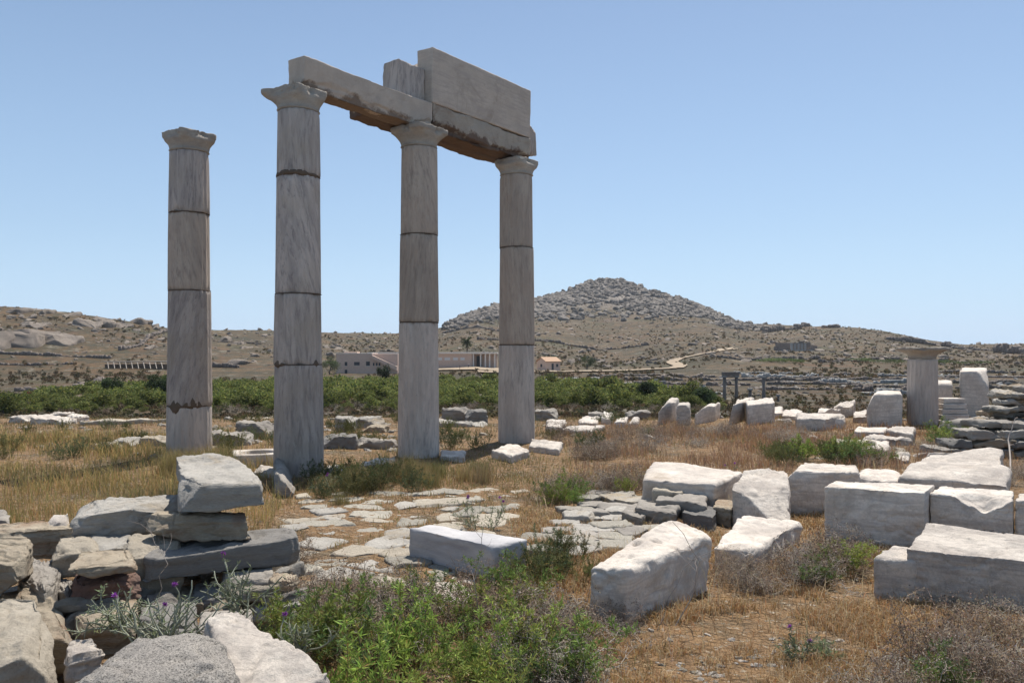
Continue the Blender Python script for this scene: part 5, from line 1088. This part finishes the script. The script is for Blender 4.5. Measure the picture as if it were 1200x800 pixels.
def mass(name, label, n, fn, mat, smin, smax, flat=.8, cat='rocks', seed=1):
    rng = np.random.default_rng(seed); V, Fc, b = [], [], 0; c = 0
    for _ in range(n*12):
        px, D = fn(rng)
        if D is None: continue
        x = (px-600)/F*D; q, f = rock_unit(rng); s = smin+(smax-smin)*rng.random()**3.5
        a = rng.uniform(0, 6.28); q = q*[s*rng.uniform(.8, 1.8), s, s*flat*rng.uniform(.5, 1.2)]; q = np.stack([q[:, 0]*math.cos(a)-q[:, 1]*math.sin(a), q[:, 0]*math.sin(a)+q[:, 1]*math.cos(a), q[:, 2]], 1)
        e_ = rng.uniform(-.6, .6); q = np.stack([q[:, 0], q[:, 1]*math.cos(e_)-q[:, 2]*math.sin(e_), q[:, 1]*math.sin(e_)+q[:, 2]*math.cos(e_)], 1); e_ = rng.uniform(-.6, .6); q = np.stack([q[:, 0]*math.cos(e_)-q[:, 2]*math.sin(e_), q[:, 1], q[:, 0]*math.sin(e_)+q[:, 2]*math.cos(e_)], 1)
        V.append((q, x, D)); Fc.append(f+b); b += len(q); c += 1
        if c >= n: break
    zs = H(np.array([v[1] for v in V]), np.array([v[2] for v in V])); V = [q+[x, y, z] for (q, x, y), z in zip(V, zs)]
    tag(mesh(name, np.concatenate(V), np.concatenate(Fc), M[mat], False), label, cat, None, 'stuff')
def mount(rng):
    px = rng.uniform(520, 900); D = rng.uniform(600, 1010); dr = np.interp(px, DX, DD); rs = np.interp(px, RX, RY); s = (D-270)/(dr-270)
    if D > dr or rng.random() > sm(.58, .92, np.array([s]))[0]*np.clip((384-rs)/25, .05, 1): return px, None
    if fbm(np.array([[(px-600)/F*D*.035, D*.02, 0]]), 61, 3)[0]+.25*rng.normal() < -.12: return px, None
    return px, D
mass('mountain_rocks', 'grey boulders covering the upper slopes of the pointed hill', 11000, mount, 'outcrop_grey', .35, 2.9, .9, seed=5)
def slope(rng): 
    px = rng.uniform(-60, 1260); D = 335*(2.7**rng.random()); dr = np.interp(px, DX, DD)
    return (px, D if D < dr else None)
mass('hillside_stones', 'small stones strewn over the far hillsides', 2600, slope, 'outcrop', .3, 1.6, .6, seed=6)
V, Fc, Cc, b = [], [], [], 0; rng = np.random.default_rng(8); sc_pool = [crown(900+i, 1.0, .55, 40, .55, [[(.10, .085, .045), (.07, .07, .035), (.12, .095, .06)], [(.19, .13, .07), (.15, .10, .055)], [(.12, .12, .05), (.14, .11, .055)]][i % 3], lobes=4) for i in range(6)]
xs, ys = [], []
for i_ in range(15000):
    px, D = slope(rng)
    if i_ > 7500: px, D = rng.uniform(-60, 1260), 62*(5.6**rng.random())
    elif D is not None and D < 335: D = None
    if D is None: continue
    x = (px-600)/F*D
    if vn(np.array([[x*.03, D*.03, 0]]), 9)[0] < -.25: continue
    if D < 335 and h1(x, D) > -5 and 285 < D and 380 < px < 800: continue
    q, f, C = sc_pool[rng.integers(6)]; s = rng.uniform(.4, 1.25)*(1 if D > 200 else .5); V.append((q*s, x, D)); Fc.append(f+b); Cc.append(C); b += len(q)
zs = H(np.array([v[1] for v in V]), np.array([v[2] for v in V])); V = [q+[x, y, z] for (q, x, y), z in zip(V, zs)]
tag(mesh('hillside_scrub', np.concatenate(V), np.concatenate(Fc), M['leaf'], False, col=np.concatenate(Cc)), 'low dark scrub dotting the far hillsides', 'scrub', None, 'stuff')

# ------------------------------------------------------------------ tiny people
def person(loc, rz, lab, shirt, sc=1.0):
    g = empty('person', loc, rz); tag(g, lab, 'person')
    def skin(name, vs, es, rad, mat):
        me = bpy.data.meshes.new(name); me.from_pydata(vs, es, []); o = bpy.data.objects.new(name, me); COL.objects.link(o); o.parent = g; md = o.modifiers.new('s', 'SKIN')
        for i, r_ in enumerate(rad): me.skin_vertices[0].data[i].radius = (r_, r_*.8) if me.skin_vertices else (r_, r_)
        o.modifiers.new('d', 'SUBSURF').levels = 1; me.materials.append(M[mat]); return o
    vs = [(0, 0, .95), (0, 0, 1.2), (0, 0, 1.42), (0, 0, 1.52), (0, .01, 1.62), (0, .02, 1.75), (.18, 0, 1.4), (.24, 0, 1.15), (.24, .08, .92), (-.18, 0, 1.4), (-.24, 0, 1.15), (-.24, .05, .92), (.1, 0, .88), (.11, .02, .5), (.12, 0, .08), (.12, .14, .03), (-.1, 0, .88), (-.11, -.03, .5), (-.12, 0, .08), (-.12, .14, .03)]
    es = [(0, 1), (1, 2), (2, 3), (3, 4), (4, 5), (2, 6), (6, 7), (7, 8), (2, 9), (9, 10), (10, 11), (0, 12), (12, 13), (13, 14), (14, 15), (0, 16), (16, 17), (17, 18), (18, 19)]
    rad = [.14, .13, .13, .05, .09, .08, .06, .045, .03, .06, .045, .03, .09, .06, .04, .035, .09, .06, .04, .035]
    me = bpy.data.meshes.new('body'); 
    for nm, vv, ee, rr, mt in (('body', vs, es, rad, 'skin'), ('shirt', [vs[0], vs[1], vs[2], vs[6], vs[7], vs[9], vs[10]], [(0, 1), (1, 2), (2, 3), (3, 4), (2, 5), (5, 6)], [.165, .155, .155, .08, .065, .08, .065], shirt), ('trousers', [vs[0], vs[12], vs[13], vs[14], vs[16], vs[17], vs[18]], [(0, 1), (1, 2), (2, 3), (0, 4), (4, 5), (5, 6)], [.16, .115, .085, .065, .115, .085, .065], 'cloth')):
        me = bpy.data.meshes.new(nm); me.from_pydata(vv, ee, []); o = bpy.data.objects.new(nm, me); COL.objects.link(o); o.parent = g
        o.modifiers.new('s', 'SKIN'); 
        if me.skin_vertices:
            for i, r_ in enumerate(rr): me.skin_vertices[0].data[i].radius = (r_, r_)
        o.modifiers.new('d', 'SUBSURF').levels = 1; me.materials.append(M[mt])
person(seatz(34, 116), 3.3, 'tiny person in a red shirt standing by the left end of the grove', 'shirt')
person((X2(550), DM-4, h1(X2(550), DM-4)+.3), 2.9, 'tiny person in pale shirt before the porch of the long hall', 'panel')
person((X2(541), DM-11, h1(X2(541), DM-11)+.3), 1.5, 'tiny dark clothed person walking on the forecourt', 'cloth')

# ------------------------------------------------------------------ air: one closed box of even thin haze round everything
hz = NT('haze_air'); hz.t.nodes.remove(hz.b); pv = hz.n('VolumePrincipled'); pv.inputs['Color'].default_value = (.88, .92, 1, 1); pv.inputs['Density'].default_value = .00007; pv.inputs['Anisotropy'].default_value = .2
hz.l(pv.outputs[0], hz.t.nodes['Material Output'].inputs['Volume'])
v, f = bx(-3500, 3500, -40, 4200, -25, 125); o = mesh('haze', v, f, hz.m, False); tag(o, 'thin bluish summer haze', 'haze', None, 'stuff')

# ------------------------------------------------------------------ labels of near look-alikes: each by its rank in its own cluster
SHORT = {'bright green shrubs at the bottom middle': 'bright green shrub, bottom middle', 'green shrubs at the back of the clump': 'green shrub behind bottom middle clump', 'dead shrubs at the bottom middle': 'grey brown dead shrub, bottom middle',
 'dead shrubs left of the foreground block': 'dead shrub left of two-holed block', 'olive shrubs between the two blocks': 'olive shrub right of blue grey block', 'dead shrubs in the right bottom corner': 'dead shrub, bottom right corner',
 'small green shrubs in the right bottom corner': 'small green shrub, bottom right corner', 'dead shrubs between low slab and notched block': 'dead shrub left of notched block', 'green shrubs between low slab and notched block': 'green shrub left of notched block',
 'low dead shrubs before the low slab': 'low dead shrub before blunt slab', 'dead plants under the foreground block': 'dead plant under two-holed block', 'green shrubs left of the dark steps': 'green shrub left of dark steps', 'dry shrubs left of the dark steps': 'dry shrub left of dark steps',
 'olive shrubs behind the marble row': 'olive shrub behind wide marble block', 'green weeds behind the marble row': 'green weed behind marble row', 'dead shrubs behind the marble row': 'dead shrub behind marble row', 'green shrubs along the right ruined wall': 'green shrub below right ruined wall',
 'dead shrubs along the right ruined wall': 'dead shrub below right ruined wall', 'dry shrubs right of the tilted slab': 'dry shrub right of tilted slab', 'grass tufts at the foot of the third column': 'grass tuft under beam joint column', 'grass tufts at the foot of the thickest column': 'grass tuft beside thickest column',
 'grass tufts at the foot of the lone column': 'grass tuft at lone column foot', 'dark shrubs in the shade of the columns': 'dark low shrub before the columns', 'olive scrub behind the meadow': 'olive shrub behind golden meadow', 'olive scrub beyond the columns': 'olive shrub in rubble beyond columns',
 'brown dead shrubs of the middle field': 'brown dead shrub in middle field', 'dead shrubs right of the tumbled wall': 'dead shrub right of tumbled wall', 'green shrubs beside the white slab': 'green shrub beside bottom left slab',
 'grey crazy paving stones': 'grey crazy paving stone', 'pale courtyard paving stones': 'pale worn courtyard paving stone', 'stones of the low wall at the right edge': 'flat stone of low right wall', 'stones of the tall ragged heap at the right edge': 'brown stone of tall ragged heap'}
ORD = ['leftmost', 'second from left', 'third from left', 'fourth from left', 'fifth from left', 'sixth from left', 'seventh from left', 'eighth from left']
ROW = ['nearest', 'second', 'third', 'fourth', 'fifth', 'sixth', 'seventh', 'eighth', 'ninth', 'tenth', 'eleventh', 'twelfth']
byg = {}
for o in S.objects:
    if o.parent is None and o.get('group') in SHORT: byg.setdefault(o['group'], []).append(o)
for gname, L in byg.items():
    base = SHORT[gname]
    if 'wall' in gname and 'low wall' in gname or 'heap' in gname: key = lambda o: o.location.z; word = 'lowest'
    else: key = lambda o: o.location.y; word = 'nearest'
    L.sort(key=key); per = 6 if len(L) > 7 else len(L)
    rows = [L[i:i+per] for i in range(0, len(L), per)]
    for ri, row in enumerate(rows):
        row.sort(key=lambda o: o.location.x/max(.5, o.location.y))
        for k, o in enumerate(row): o['label'] = base+', '+ORD[k]+('' if len(rows) == 1 else ' in %s row' % (word if ri == 0 else ROW[ri]))
